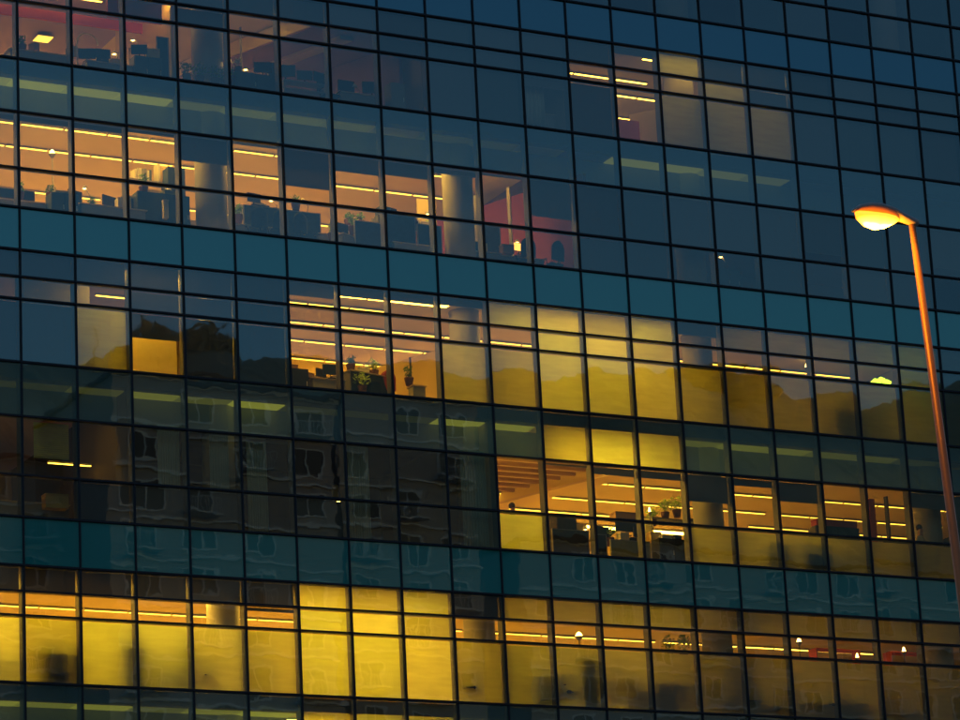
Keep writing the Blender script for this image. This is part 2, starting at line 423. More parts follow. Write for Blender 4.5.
# ------------------------------------------------------------------ ceiling strip lights
def strip_mesh(L, k, hw=.038):
    m = MB(); m.box(-L / 2, L / 2, -hw - .012, hw + .012, .0, .05, 'steel_grey'); a = m.out('housing')
    m = MB(); m.box(-L / 2 + .01, L / 2 - .01, -hw, hw, -.012, -.0005, strip_mat(k)); b = m.out('diffuser')
    for o in (a, b): C.objects.unlink(o)
    return a.data, b.data
SM = {}
ORD = ['first', 'second', 'third', 'fourth', 'fifth', 'sixth', 'seventh', 'eighth', 'ninth', 'tenth', 'eleventh', 'twelfth', '13th', '14th', '15th', '16th',
       '17th', '18th', '19th', '20th', '21st', '22nd', '23rd', '24th', '25th', '26th', '27th', '28th', '29th', '30th']
PL = {'top': 'top storey', 'upper': 'upper orange office', 'middle': 'office under upper teal band',
      'lower': 'office above lower teal band', 'bottom': 'bottom yellow storey', 'under': 'lowest storey', 'attic': 'attic'}
def strips(st, a, b, y, k, L=1.2, gap=.05, rowname='nearest', skip=(), hw=.032, drop=0):
    f, c = ST[st]; x = a * W + L / 2; n = 0
    key = (L, k, hw)
    if key not in SM: SM[key] = strip_mesh(L, k, hw)
    while x + L / 2 <= b * W + .01:
        if n not in skip:
            r = empty('ceiling_light', 'slim strip light, %s from left, %s row, %s' % (ORD[n % 30], rowname, PL[st]), 'ceiling light', (x, y, c - .055 - drop), 0,
                      'strip lights of ' + PL[st])
            for nm, me in zip(('housing', 'diffuser'), SM[key]):
                o = bpy.data.objects.new(nm, me); C.objects.link(o); o.parent = r
        x += L + gap; n += 1
RN = ['nearest', 'second nearest', 'third nearest', 'farthest']
KV = 2.2
for j, y in enumerate((3.45, 5.2, 6.95, 8.6)): strips('upper', -1.6 + .13 * j, 10.6 - .3 * j, y, KV, rowname=RN[j])
strips('upper', -2, 10.5, 10.4, 15, 2.4, rowname='added hindmost fill', hw=.14)  # row added out of sight to fill the office with bounced light
strips('upper', -2, 10.9, 1.7, 16, 2.4, rowname='added hidden front fill', hw=.14)  # wide bright row added behind the pelmet as fill
strips('middle', 5.1, 8.3, 1.72, KV, rowname=RN[0])
for j, y in enumerate((3.4, 5.0, 6.65)): strips('middle', 5.1 + .1 * j, 18.6 if j == 0 else 14, y, KV, rowname=RN[j + 1])
strips('middle', 5.2, 9.4, .72, 8, 2.4, rowname='front', hw=.10)  # fill row added out of view behind the upper blinds
strips('middle', 9.6, 13.6, 1.25, 9, 2.4, rowname='added front right fill', hw=.14)  # added behind closed blinds to brighten them and the room
strips('middle', 14.2, 18.5, 5.0, 2.4, 2.4, rowname='rear right')
strips('middle', 5.3, 13.8, 8.4, 18, 2.4, rowname='added hindmost fill', hw=.14)  # added below the line of sight for ceiling bounce
for j, y in enumerate((5.4, 7.3, 8.9)): strips('lower', 11.6 - .4 * j + (0 if j else 1), 18.0, y, KV, rowname=RN[j])
strips('lower', 9.1, 13.6, 1.7, 24, 2.4, rowname='added hidden front fill', hw=.14)  # bright row added behind the pelmet to light this office
for j, y in enumerate((5.4, 7.3, 8.9)): strips('lower', 18.1, 22.5, y, 1.5, rowname=RN[j] + ' dim')
strips('lower', 13.8, 18, 1.7, 5.5, 2.4, rowname='added hidden front right fill', hw=.14)  # weaker fill row, likewise added behind the pelmet
strips('lower', 9.4, 18, 10.3, 18, 2.4, rowname='added hindmost fill', hw=.14)  # unseen rear row added for ceiling bounce
strips('lower', 13.8, 18, 3.5, 2.6, 2.4, rowname='inner')
strips('bottom', -2, 14, 4.25, KV, rowname='second nearest')
strips('bottom', 14, 19, 4.25, 4, rowname='right hand')
strips('bottom', -2, 8.5, 1.45, 14, 2.4, rowname='front', hw=.14)  # added out of view to brighten blinds and floor
strips('bottom', -2, 15, 6.6, 18, 2.4, rowname='rear', hw=.14)  # unseen row added behind the blinds as fill
strips('under', 4.6, 8.2, 1.2, 34, 2.4, rowname='front', hw=.14)
strips('top', 11.2, 14.2, 2.35, 5, rowname=RN[0]); strips('top', 11.4, 15.8, 3.5, 4.5, rowname=RN[1]); strips('top', 11.4, 16, 5.2, 4.5, rowname=RN[2])
strips('top', 12.9, 16, .62, 7, 2.2, rowname='front')  # added behind the top blinds to brighten the panes below
strips('top', 2.9, 5.4, 1.5, 8, rowname='yellow corridor')
strips('top', 5.6, 7.9, 8.0, 16, 2.2, rowname='dim', drop=.6, hw=.1)
strips('top', -2, 2.9, 2.05, 4, rowname='red beam')
strips('top', -2, 2.9, 7.2, 18, 2.4, rowname='added hindmost fill', hw=.1)  # added at the back, out of view, to brighten the purple rooms
strips('lower', 1.08, 1.95, 2.5, 4, rowname='low hanging', drop=1.45)
strips('lower', .15, .95, 1.15, 26, 1.15, rowname='far left', hw=.13)  # added behind the pelmet to light the slatted blind

# ------------------------------------------------------------------ camera
f_px, yaw, pitch, roll = 3387.1, .49308, .28044, -.05074
cam_loc = Vector((-19.15335 * W, -51.99559 * W, 30 - 18.93367 * W))
cY, sY, cP, sP, cR, sR = math.cos(yaw), math.sin(yaw), math.cos(pitch), math.sin(pitch), math.cos(roll), math.sin(roll)
fwd = Vector((sY * cP, cY * cP, sP)); r0 = Vector((cY, -sY, 0)); u0 = r0.cross(fwd)
rt = r0 * cR + u0 * sR; up = u0 * cR - r0 * sR
cd = bpy.data.cameras.new('camera'); cam = bpy.data.objects.new('camera', cd); C.objects.link(cam)
M = Matrix((rt, up, -fwd)).transposed().to_4x4(); M.translation = cam_loc; cam.matrix_world = M
cd.sensor_width = 36; cd.lens = f_px / 960 * 36; cd.clip_end = 5000; cd.clip_start = .5
sc.camera = cam

# ------------------------------------------------------------------ dusk sky and the last of the sun, behind the building
w = bpy.data.worlds.new('World'); sc.world = w; w.use_nodes = True; nt = w.node_tree
bg = nt.nodes['Background']; sky = nt.nodes.new('ShaderNodeTexSky'); sky.sky_type = 'NISHITA'; sky.sun_disc = False
SUN_EL, SUN_AZ = math.radians(1.5), math.radians(20)
sky.sun_elevation = SUN_EL; sky.sun_rotation = SUN_AZ; sky.altitude = 50; sky.dust_density = 1.5; sky.ozone_density = 2.5
nt.links.new(sky.outputs[0], bg.inputs[0]); bg.inputs[1].default_value = SKY_STRENGTH = .15
sl = bpy.data.lights.new('sun', 'SUN'); sl.energy = .05; sl.angle = math.radians(4); sl.color = (1, .7, .5)
so = bpy.data.objects.new('sun', sl); C.objects.link(so)
sd = Vector((math.sin(SUN_AZ) * math.cos(SUN_EL), math.cos(SUN_AZ) * math.cos(SUN_EL), math.sin(SUN_EL)))
so.rotation_euler = sd.to_track_quat('Z', 'Y').to_euler(); so.location = (0, 60, 80)

# ------------------------------------------------------------------ street and what stands across it (seen mirrored in the glass)
structure(MB().box(-900, 900, -1200, 500, -1, 0, 'asphalt').out('ground'))
structure(MB().box(-60, 120, -9, -.1, .004, .13, 'paving').out('pavement'))
structure(MB().box(-120, 160, -70, -30, .004, .13, 'paving').out('square'))
def mirror_pt(px, py, Yd):
    d = fwd + rt * ((px - 480) / f_px) - up * ((py - 360) / f_px)
    t = (Yd - cam_loc.y) / d.y; q = cam_loc + d * t
    return Vector((q.x, -q.y, q.z))
ridge = [(-260, 372), (-120, 368), (0, 364), (60, 360), (110, 352), (128, 349), (150, 346), (172, 345), (190, 346), (230, 352), (262, 350), (300, 357), (340, 360), (390, 360),
         (440, 366), (500, 368), (560, 374), (640, 378), (700, 380), (760, 384), (800, 392), (860, 400), (930, 392), (1000, 384), (1100, 380), (1250, 380)]
m = MB(); k = m.mi('hill_green'); D0 = 420; NX, NY = 260, 14
xs = [ridge[0][0] + (ridge[-1][0] - ridge[0][0]) * i / NX for i in range(NX + 1)]
def ry(x):
    for (a, b), (c, d) in zip(ridge, ridge[1:]):
        if a <= x <= c: return b + (d - b) * (x - a) / (c - a)
grid = []
for i, x in enumerate(xs):
    top = mirror_pt(x, ry(x), D0); col = []
    top.z += 2.2 * noise.noise(Vector((top.x * .09, 0, 3))) + 1.6 * abs(noise.noise(Vector((top.x * .35, 5, 3))))
    for j in range(NY + 1):
        s = j / NY; q = Vector((top.x, top.y + (1 - s) * 230, top.z * (s ** .8)))
        if 0 < j < NY: q.z += 5 * noise.noise(q * .03) + 2.5 * noise.noise(q * .12)
        col.append(m.bm.verts.new(q))
    col.append(m.bm.verts.new((top.x, top.y - 260, -2)))
    grid.append(col)
for a, b in zip(grid, grid[1:]):
    for j in range(NY + 1):
        m.bm.faces.new((a[j], b[j], b[j + 1], a[j + 1])).material_index = k
structure(m.out('wooded_hill'))

def tree(px, py, Yd, h, crown, label, nl=260):
    p = mirror_pt(px, py, Yd); base = Vector((p.x, p.y, p.z - h))
    r = empty('tree', label, 'tree', base)
    m = MB(); m.tube([(0, 0, 0), (.1, 0, h * .35), (-.1, .1, h * .75)], [h * .035, h * .024, h * .01], 'card_brown')
    for a in range(5):
        m.tube([(0, 0, h * (.35 + .07 * a)), (math.cos(a * 2.4) * crown * .6, math.sin(a * 2.4) * crown * .6, h * (.6 + .06 * a))], [h * .012, h * .004], 'card_brown', 5)
    m.out('trunk', r)
    m = MB()
    for q in range(9):
        c = (random.uniform(-.6, .6) * crown, random.uniform(-.6, .6) * crown, h * random.uniform(.55, .9)); m.leaves(nl // 2, c, crown * .5, crown * .16, 'hill_green', .8)
    m.out('crown', r)
tree(150, 342, 410, 14, 8, 'broad leafy tree on the ridge of the hill, left of the others')
tree(205, 340, 412, 11, 6, 'small rounded tree on the ridge above the left slope')
tree(700, 372, 415, 12, 8, 'wide tree on the low right part of the ridge')
tree(745, 374, 414, 12, 7, 'tree at the right end of the ridge clump')

def antenna(px, py, Yd, h, label):
    p = mirror_pt(px, py, Yd); o = MB().tube([(0, 0, -h), (0, 0, 0)], .10, 'frame_dark', 6).tube([(-1.2, 0, -.6), (1.2, 0, -.6)], .05, 'frame_dark', 5) \
        .tube([(-.8, 0, -1.4), (.8, 0, -1.4)], .05, 'frame_dark', 5).out('antenna')
    o.location = p; tag(o, label, 'antenna')
antenna(92, 320, 398, 9, 'thin aerial mast standing on the hill to the left')

def apartments(px0, px1, pytop, Yd, storeys, name_label, fh=3.1, bayw=3.4, deep=14):
    a = mirror_pt(px0, pytop, Yd); b = mirror_pt(px1, pytop, Yd); H = (a.z + b.z) / 2
    r = empty('apartment_building', name_label, 'apartment building', (a.x, a.y, 0))
    L = abs(b.x - a.x); n = int(L / bayw); bw = L / n
    MB().box(0, L, -deep, 0, 0, H, 'opp_wall').out('wall', r)
    MB().box(-.4, L + .4, -deep - .3, .5, H + .01, H + .25, 'opp_roof').out('roof', r)
    cnt = 0
    for s in range(storeys):
        z = H - (s + 1) * fh + .5
        if z < 1: break
        MB().box(-.1, L + .1, .003, .22, z + fh - .62, z + fh - .44, 'opp_trim').out('string_course', r)
        for i in range(n):
            x = i * bw + bw * .22; ww = bw * .56
            if (i * 7 + s * 3) % 5 == 0: continue
            m = MB(); t = .13
            m.box(x, x + t, .003, .10, z, z + 1.9, 'opp_trim'); m.box(x + ww - t, x + ww, .003, .10, z, z + 1.9, 'opp_trim')
            m.box(x + t, x + ww - t, .003, .10, z + 1.9 - t, z + 1.9, 'opp_trim'); m.box(x + t, x + ww - t, .003, .10, z, z + t, 'opp_trim')
            m.box(x + ww / 2 - .05, x + ww / 2 + .05, .003, .09, z + t, z + 1.9 - t, 'opp_trim')
            m.box(x + t, x + ww / 2 - .05, .003, .03, z + t, z + 1.9 - t, 'opp_glass'); m.box(x + ww / 2 + .05, x + ww - t, .003, .03, z + t, z + 1.9 - t, 'opp_glass')
            if cnt < 99: m.out('window', r); cnt += 1
            if (i + s) % 3 == 0:
                m = MB(); m.box(x - .3, x + ww + .3, .23, 1.1, z - .16, z - .03, 'opp_trim')
                for q in range(12): m.box(x - .3 + q * (ww + .6) / 11.01, x - .27 + q * (ww + .6) / 11.01, 1.05, 1.09, z - .02, z + .9, 'opp_trim')
                m.box(x - .3, x + ww + .3, 1.04, 1.1, z + .9, z + .95, 'opp_trim'); m.out('balcony', r)
apartments(112, 332, 388, 126, 9, 'tall brown apartment block with white window frames across the street')
apartments(338, 470, 402, 132, 9, 'second apartment block with white balconies across the street')
apartments(520, 1000, 560, 140, 6, 'long low apartment block across the street at the right')
apartments(-260, 108, 455, 136, 7, 'brown apartment block across the street at the far left')

# ------------------------------------------------------------------ street lamp
LP = cam_loc + (fwd + rt * ((912 - 480) / f_px) - up * ((222 - 360) / f_px)) * 33.0
HL = Vector((-1, .10, 0)).normalized()
lamp = empty('street_lamp', 'street lamp glowing orange on a tall tapered pole in front of the glass building', 'street lamp', (LP.x, LP.y, 0))
ph = LP.z
# the pole leans a hair, as in the photo
base_x = .62
MB().tube([(base_x, .0, .15), (base_x * .5, 0, ph * .5), (0, 0, ph - .02)], [.074, .054, .034], 'pole_paint', 18).out('pole', lamp)
MB().lathe([(.16, 0), (.16, .03), (.12, .25), (.098, .9), (.09, 1.0)], 'pole_paint', (base_x, 0, .13), 18).out('base', lamp)
def hull(name, prof, m, w=.105, parent=lamp, z_off=0, n=28, top=True):
    """cross sections along the head: (x along, half width, top z, bottom z)"""
    b = MB(); k = b.mi(m); rings = []
    for x, hw, z1, z0 in prof:
        ring = []
        for j in range(n):
            a = 2 * PI * j / n; c, s = math.cos(a), math.sin(a)
            zc = (z1 + z0) / 2; ring.append(b.bm.verts.new((x * HL.x - hw * c * HL.y, x * HL.y + hw * c * HL.x, ph + zc + (z1 - z0) / 2 * s)))
        rings.append(ring)
    for p, q in zip(rings, rings[1:]):
        for j in range(n):
            f = b.bm.faces.new((p[j], p[(j + 1) % n], q[(j + 1) % n], q[j])); f.material_index = k; f.smooth = True
    for rg in (rings[0][::-1], rings[-1]): b.bm.faces.new(rg).material_index = k
    return b.out(name, parent)
hull('housing', [(-.06, .035, .03, -.035), (.0, .05, .05, -.04), (.10, .065, .085, -.01), (.22, .10, .125, .03), (.36, .125, .15, .05), (.48, .12, .15, .06), (.58, .09, .125, .06), (.64, .04, .085, .055), (.655, .01, .07, .06)], 'lamp_shell')
bowl = hull('bowl', [(.14, .02, .02, .005), (.20, .065, .045, -.035), (.30, .105, .058, -.085), (.40, .115, .062, -.105), (.50, .10, .066, -.08), (.58, .07, .065, -.02), (.615, .02, .062, .045)], 'sodium_bowl')
ll = bpy.data.lights.new('street_lamp_light', 'POINT'); ll.energy = 30; ll.color = (1, .33, .012); ll.shadow_soft_size = .08
lo = bpy.data.objects.new('street_lamp_light', ll); C.objects.link(lo); lo.location = LP + HL * .38 + Vector((0, 0, -.22))

# ------------------------------------------------------------------ furniture and people in the offices
FL = {k: v[0] for k, v in ST.items()}
def place(o, st, x, y): o.location = (x * W, y, FL[st] + .003)
def desk(label, st, x, y, w_=1.6, d=.75, rz=0, h=.74, panel='steel_grey'):
    r = empty('desk', label, 'desk', (x * W, y, FL[st] + .002), rz)
    MB().box(-w_ / 2, w_ / 2, -d / 2, d / 2, h - .03, h, 'desk_top', .006).out('desk_top', r)
    MB().box(-w_ / 2 + .05, w_ / 2 - .05, -d / 2 + .03, -d / 2 + .05, .3, h - .035, panel).out('modesty_panel', r)
    for sx in (-1, 1):
        MB().box(sx * (w_ / 2 - .06) - .02, sx * (w_ / 2 - .06) + .02, -d / 2 + .06, d / 2 - .06, 0, h - .035, 'steel_grey').out('leg', r)
    return r
def monitor(label, st, x, y, zup=.745, rz=0, w_=.55, lit=None):
    r = empty('computer_monitor', label, 'monitor', (x * W, y, FL[st] + zup), rz)
    MB().box(-w_ / 2, w_ / 2, -.02, .02, .12, .12 + w_ * .62, 'black_plastic', .006).out('screen_housing', r)
    if lit: MB().box(-w_ / 2 + .02, w_ / 2 - .02, -.0225, -.0205, .14, .10 + w_ * .62, lit).out('screen', r)
    MB().box(-.11, .11, -.09, .09, 0, .012, 'black_plastic').tube([(0, .03, .012), (0, .03, .2)], .018, 'black_plastic').out('stand', r)
    return r
def chair(label, st, x, y, rz=0, fab='fabric_blue', s=1):
    r = empty('office_chair', label, 'office chair', (x * W, y, FL[st] + .002), rz)
    m = MB().box(-.24, .24, -.24, .24, .44, .52, fab, .03); m.out('seat', r)
    m = MB(); k = m.mi(fab); n = 8; rows = []
    for j in range(9):
        t = j / 8; z = .58 + .56 * t; hw = .22 * math.sqrt(max(0.02, 1 - max(0, (t - .55) / .45) ** 2)) + .02; yb = .24 + .06 * t
        rows.append([m.bm.verts.new((hw * math.cos(a * 2 * PI / 12), yb + .035 * math.sin(a * 2 * PI / 12), z)) for a in range(12)])
    for p, q in zip(rows, rows[1:]):
        for a in range(12):
            f = m.bm.faces.new((p[a], p[(a + 1) % 12], q[(a + 1) % 12], q[a])); f.material_index = k; f.smooth = True
    m.bm.faces.new(rows[0][::-1]); m.bm.faces.new(rows[-1]); m.out('backrest', r)
    m = MB().tube([(0, 0, .1), (0, 0, .44)], .03, 'black_plastic').tube([(0, .2, .47), (0, .27, .5), (0, .28, .62)], .02, 'black_plastic')
    for a in range(5): m.tube([(0, 0, .1), (.28 * math.cos(a * 1.2566), .28 * math.sin(a * 1.2566), .05)], [.022, .014], 'black_plastic', 6)
    m.out('base', r)
    for sx in (-1, 1): MB().tube([(sx * .24, .05, .5), (sx * .28, .05, .66), (sx * .28, -.16, .67)], .015, 'black_plastic', 6).out('armrest', r)
    return r
def lamp_desk(label, st, x, y, zup=.745, rz=0, h=.42, bulb='bulb'):
    r = empty('desk_lamp', label, 'lamp', (x * W, y, FL[st] + zup), rz)
    MB().lathe([(.08, 0), (.08, .015), (.02, .03)], 'steel_grey', n=14).tube([(0, 0, .02), (.05, 0, h * .6), (-.08, 0, h)], .010, 'steel_grey', 6).out('arm', r)
    MB().lathe([(.035, .06), (.085, -.035), (.08, -.035), (.03, .05)], 'paper_white', (-.11, 0, h), 14).out('lamp_shade', r)
    MB().lathe([(.01, -.045), (.04, -.03), (.045, 0), (.02, .04)], bulb, (-.11, 0, h), 10).out('bulb', r)
    return r
def floor_lamp(label, st, x, y, h=1.8, up_=True, size=.12):
    r = empty('floor_lamp', label, 'lamp', (x * W, y, FL[st] + .002))
    MB().lathe([(.15, 0), (.15, .02), (.02, .04)], 'steel_grey', n=16).tube([(0, 0, .03), (0, 0, h)], .014, 'steel_grey', 6).out('pole', r)
    MB().lathe([(.03, 0), (size, .10), (size + .004, .11)], 'steel_grey', (0, 0, h), 16).out('lamp_shade', r)
    MB().lathe([(.02, .112), (size * .8, .12), (size * .5, .2), (.02, .24)], 'bulb', (0, 0, h), 12).out('bulb', r)
    return r
def plant(label, st, x, y, zup=0, h=.5, rad=.25, lf='leaf', n=140):
    r = empty('potted_plant', label, 'plant', (x * W, y, FL[st] + zup + .002))
    MB().lathe([(.09, 0), (.13, .2), (.135, .22), (.11, .22)], 'terracotta', n=14).out('pot', r)
    m = MB()
    for q in range(6):
        a = q * 1.05; m.tube([(0, 0, .2), (math.cos(a) * rad * .3, math.sin(a) * rad * .3, .2 + h * .5), (math.cos(a) * rad * .8, math.sin(a) * rad * .8, .15 + h * .9)], [.008, .006, .003], lf, 4)
    m.leaves(n, (0, 0, .22 + h * .55), max(rad, .1), .07, lf, h / (2 * rad) * 1.1); m.out('foliage', r)
    return r
def cabinet(label, st, x, y, w_=.9, d=.45, h=1.2, mt='steel_blue', doors=2, rz=0, nm='cabinet'):
    r = empty(nm, label, 'cabinet', (x * W, y, FL[st] + .002), rz)
    MB().box(-w_ / 2, w_ / 2, -d / 2, d / 2, 0, h, mt, .008).out('carcass', r)
    for q in range(doors):
        a = -w_ / 2 + .015 + q * (w_ - .03) / doors; b = a + (w_ - .03) / doors - .01
        MB().box(a, b, -d / 2 - .022, -d / 2 - .003, .05, h - .03, mt, .004).out('door', r)
        MB().box(b - .05, b - .035, -d / 2 - .04, -d / 2 - .024, h * .5, h * .5 + .12, 'paper_white').out('handle', r)
    return r
def screen(label, st, x, y, w_=1.2, h=1.3, mt='fabric_blue', rz=0):
    r = empty('desk_screen', label, 'office divider', (x * W, y, FL[st] + .002), rz)
    MB().box(-w_ / 2 + .025, w_ / 2 - .025, -.025, .025, .12, h - .02, mt, .008).out('panel', r)
    m = MB().box(-w_ / 2, -w_ / 2 + .024, -.03, .03, 0, h, 'steel_grey').box(w_ / 2 - .024, w_ / 2, -.03, .03, 0, h, 'steel_grey').box(-w_ / 2 + .025, w_ / 2 - .025, -.028, .028, h - .019, h, 'steel_grey')
    m.out('frame', r)
    for sx in (-1, 1): MB().box(sx * w_ * .42 - .02, sx * w_ * .42 + .02, -.2, .2, 0.001, .03, 'steel_grey').out('foot', r)
    return r
def box(label, st, x, y, zup, w_=.35, d=.3, h=.25, mt='card_yellow', rz=0, nm='storage_box'):
    r = empty(nm, label, 'box', (x * W, y, FL[st] + zup + .002), rz)
    MB().box(-w_ / 2, w_ / 2, -d / 2, d / 2, 0, h, mt, .006).out('carton', r)
    MB().box(-w_ / 2 - .008, w_ / 2 + .008, -d / 2 - .008, d / 2 + .008, h + .002, h + .04, mt, .004).out('lid', r)
    return r
def person(label, st, x, y, rz=0, shirt='shirt_pale', h=1.7, pose='stand'):
    r = empty('person', label, 'person', (x * W, y, FL[st] + .002), rz)
    s = h / 1.75
    V = [(0, 0, .95), (0, 0, 1.15), (0, .01, 1.38), (0, 0, 1.50), (0, -.01, 1.60), (0, -.02, 1.72),
         (.19, 0, 1.42), (.25, .02, 1.15), (.22, -.12, .98), (.21, -.2, .93), (-.19, 0, 1.42), (-.25, .02, 1.15), (-.22, -.10, .96), (-.21, -.17, .90),
         (.10, 0, .90), (.11, -.01, .5), (.11, .02, .09), (.12, -.14, .03), (-.10, 0, .90), (-.11, .01, .5), (-.11, .03, .09), (-.12, -.12, .03)]
    R = [.15, .125, .15, .055, .078, .085, .06, .043, .032, .028, .06, .043, .032, .028, .09, .062, .045, .035, .09, .062, .045, .035]
    E = [(0, 1), (1, 2), (2, 3), (3, 4), (4, 5), (2, 6), (6, 7), (7, 8), (8, 9), (2, 10), (10, 11), (11, 12), (12, 13), (0, 14), (14, 15), (15, 16), (16, 17), (0, 18), (18, 19), (19, 20), (20, 21)]
    # hands: five fingers each, lightly curled
    for wi, sx in ((9, 1), (13, -1)):
        wx, wy, wz = V[wi]
        for q in range(5):
            a = (q - 2) * .016; base = len(V); ln = (.05, .075, .08, .075, .06)[q]
            if q == 0: V += [(wx - sx * .03, wy - .03, wz + .01), (wx - sx * .045, wy - .055, wz - .005)]
            else: V += [(wx + a, wy - ln * .55, wz - .02), (wx + a, wy - ln, wz - .045)]
            R += [.010, .008]; E += [(wi, base), (base, base + 1)]
    me = bpy.data.meshes.new('body'); me.from_pydata([tuple(c * s for c in v) for v in V], E, []); o = bpy.data.objects.new('body', me); C.objects.link(o); o.parent = r
    md = o.modifiers.new('skin', 'SKIN'); 
    for i, v in enumerate(me.skin_vertices[0].data): v.radius = (R[i] * s, R[i] * s * (.72 if i in (0, 1, 2) else 1)); v.use_root = (i == 0)
    sm = o.modifiers.new('sub', 'SUBSURF'); sm.levels = sm.render_levels = 1
    for mm in ('skin', shirt, 'trousers_dark'): me.materials.append(MATS[mm])
    dg = bpy.context.evaluated_depsgraph_get(); ev = o.evaluated_get(dg); nm = bpy.data.meshes.new_from_object(ev)
    o.modifiers.clear(); o.data = nm
    nm.materials.clear()
    for mm in ('skin', shirt, 'trousers_dark'): nm.materials.append(MATS[mm])
    for p in nm.polygons:
        z = p.center.z / s; p.use_smooth = True; ax = abs(p.center.x) / s
        p.material_index = 0 if z > 1.48 or (ax > .17 and z < 1.02 and p.center.y / s < -.07 and z > .7) else (2 if z < .96 and not (ax > .17 and z > .7) else 1)
    MB().lathe([(.04, -.06), (.088, -.02), (.092, .05), (.07, .1), (.01, .125)], 'hair', (0, .012 * s, 1.70 * s), 16).out('hair', r)
    m = MB()
    for sx in (-1, 1): m.lathe([(.002, -.008), (.009, 0), (.002, .008)], 'paper_white', (sx * .03 * s, -.098 * s, 1.685 * s), 8)
    m.lathe([(.014, -.02), (.006, .025)], 'skin', (0, -.108 * s, 1.655 * s), 8).lathe([(.003, -.004), (.022, 0), (.003, .004)], 'fabric_red', (0, -.094 * s, 1.61 * s), 10, 1, .3); m.out('face', r)
    return r
def books(label, st, x, y, zup, n=9, h=.3, mts=('card_yellow', 'paper_white', 'steel_blue'), rz=0, sp=.075):
    r = empty('ring_binders', label, 'binders', (x * W, y, FL[st] + zup), rz)
    for q in range(n):
        hh = h * random.uniform(.85, 1.05); a = q * sp - n * sp / 2
        MB().box(a, a + sp * .85, -.13, .13, 0, hh, random.choice(mts), .004).out('binder', r)
    return r
def shelf(label, st, x, y, w_=1.8, h=1.0, d=.35, mt='desk_top', rz=0, lev=2):
    r = empty('shelf_unit', label, 'shelf', (x * W, y, FL[st] + .002), rz)
    for sx in (-1, 1): MB().box(sx * w_ / 2 - .015, sx * w_ / 2 + .015, -d / 2, d / 2, 0, h - .031, mt).out('side_panel', r)
    for q in range(lev): z = .1 + (h - .13) * q / max(1, lev); MB().box(-w_ / 2 + .017, w_ / 2 - .017, -d / 2, d / 2, z, z + .025, mt).out('shelf', r)
    MB().box(-w_ / 2 - .02, w_ / 2 + .02, -d / 2, d / 2, h - .03, h, mt).out('top', r)
    return r
def curtain(label, st, x0, x1, y, z0, z1, mt='curtain_cloth', folds=9):
    m = MB(); k = m.mi(mt); prev = None; n = folds * 8
    for j in range(n + 1):
        t = j / n; x = (x0 + (x1 - x0) * t) * W; dy = .045 * math.sin(t * folds * 2 * PI) + .02 * math.sin(t * 17)
        cur = [m.bm.verts.new((x, y + dy * (.6 + .4 * (1 - zz)), FL[st] + z0 + (z1 - z0) * zz)) for zz in (0, .33, .66, 1)]
        if prev:
            for a in range(3):
                f = m.bm.faces.new((prev[a], cur[a], cur[a + 1], prev[a + 1])); f.material_index = k; f.smooth = True
        prev = cur
    o = m.out('curtain', recalc=False)
    so_ = o.modifiers.new('thick', 'SOLIDIFY'); so_.thickness = .004
    return tag(o, label, 'curtain')

# --- upper lit storey: desks right behind the glass
U = 'upper'
T1 = ', upper orange office'
desk('long desk at the far left behind the first bays' + T1, U, .1, 1.5, 2.2)
monitor('left of two dark monitors standing back to back at the left edge' + T1, U, .12, 1.45, w_=.42)
monitor('right of two dark monitors beside the mullion at the left edge' + T1, U, .5, 1.45, w_=.42)
cabinet('low blue filing cabinet with papers on top, left of the cluttered desk' + T1, U, 1.02, .95, .75, .45, .92)
box('flat white stack of papers on the low blue cabinet' + T1, U, 1.02, .9, .925, .5, .3, .03, 'paper_white', nm='paper_stack')
desk('grey cluttered desk under the white desk lamp' + T1, U, 1.95, 1.2, 1.9, .8)
lamp_desk('white desk lamp with glowing bulb on the grey desk near the left' + T1, U, 1.62, 1.35, .745, h=.62)
monitor('monitor on the cluttered grey desk beside the white lamp' + T1, U, 1.98, 1.25, rz=.4, w_=.5)
box('pale yellow box beside the monitor at the end of the grey desk' + T1, U, 2.32, 1.3, .745, .3, .3, .42, 'card_yellow')
floor_lamp('bright upright floor lamp in the second bay from the left, standing free' + T1, U, 1.37, 3.0, 2.72, size=.10)
shelf('long shelf unit with ring binders on top in fourth bay' + T1, U, 3.3, 2.25, 2.3, 2.05, .35, 'plaster_grey', rz=.06)
books('blue and white ring binders on left half of long shelf' + T1, U, 2.86, 2.2, 2.06, 7, .32, ('steel_blue', 'paper_white', 'steel_grey'), .12)
books('yellow lit ring binders on right half of long shelf' + T1, U, 3.42, 2.25, 2.06, 11, .50, ('card_yellow', 'paper_white', 'card_yellow'), .12)
box('yellow storage box on the desk under the binders' + T1, U, 3.05, 1.9, .745, .8, .3, .9, 'card_yellow')
cabinet('wide dark blue cabinet in front of the binder shelf' + T1, U, 2.95, 1.25, 1.5, .5, 1.33)
box('small white carton leaning on the wide blue cabinet' + T1, U, 2.92, .80, .55, .14, .12, .48, 'paper_white')
cabinet('tall grey blue cupboard left of the round column' + T1, U, 3.42, 2.0, .5, .5, 2.4, 'steel_blue', 1)
for x_, l in ((4.72, 'leftmost'), (5.12, 'middle'), (5.5, 'right')): chair('%s dark blue chair back in the cluster behind the fifth bay' % l + T1, U, x_, .95 + .1 * (x_ - 4.7), PI + .3 * (x_ - 5), s=1)
desk('desk hidden behind the dark chairs in the fifth and sixth bay' + T1, U, 5.3, 1.9, 2.4)
screen('dark blue divider behind the cluster of chairs' + T1, U, 5.0, 1.45, 1.15, 1.45)
screen('dark blue divider with stepped top in the sixth bay' + T1, U, 5.75, 1.3, 1.05, 1.38)
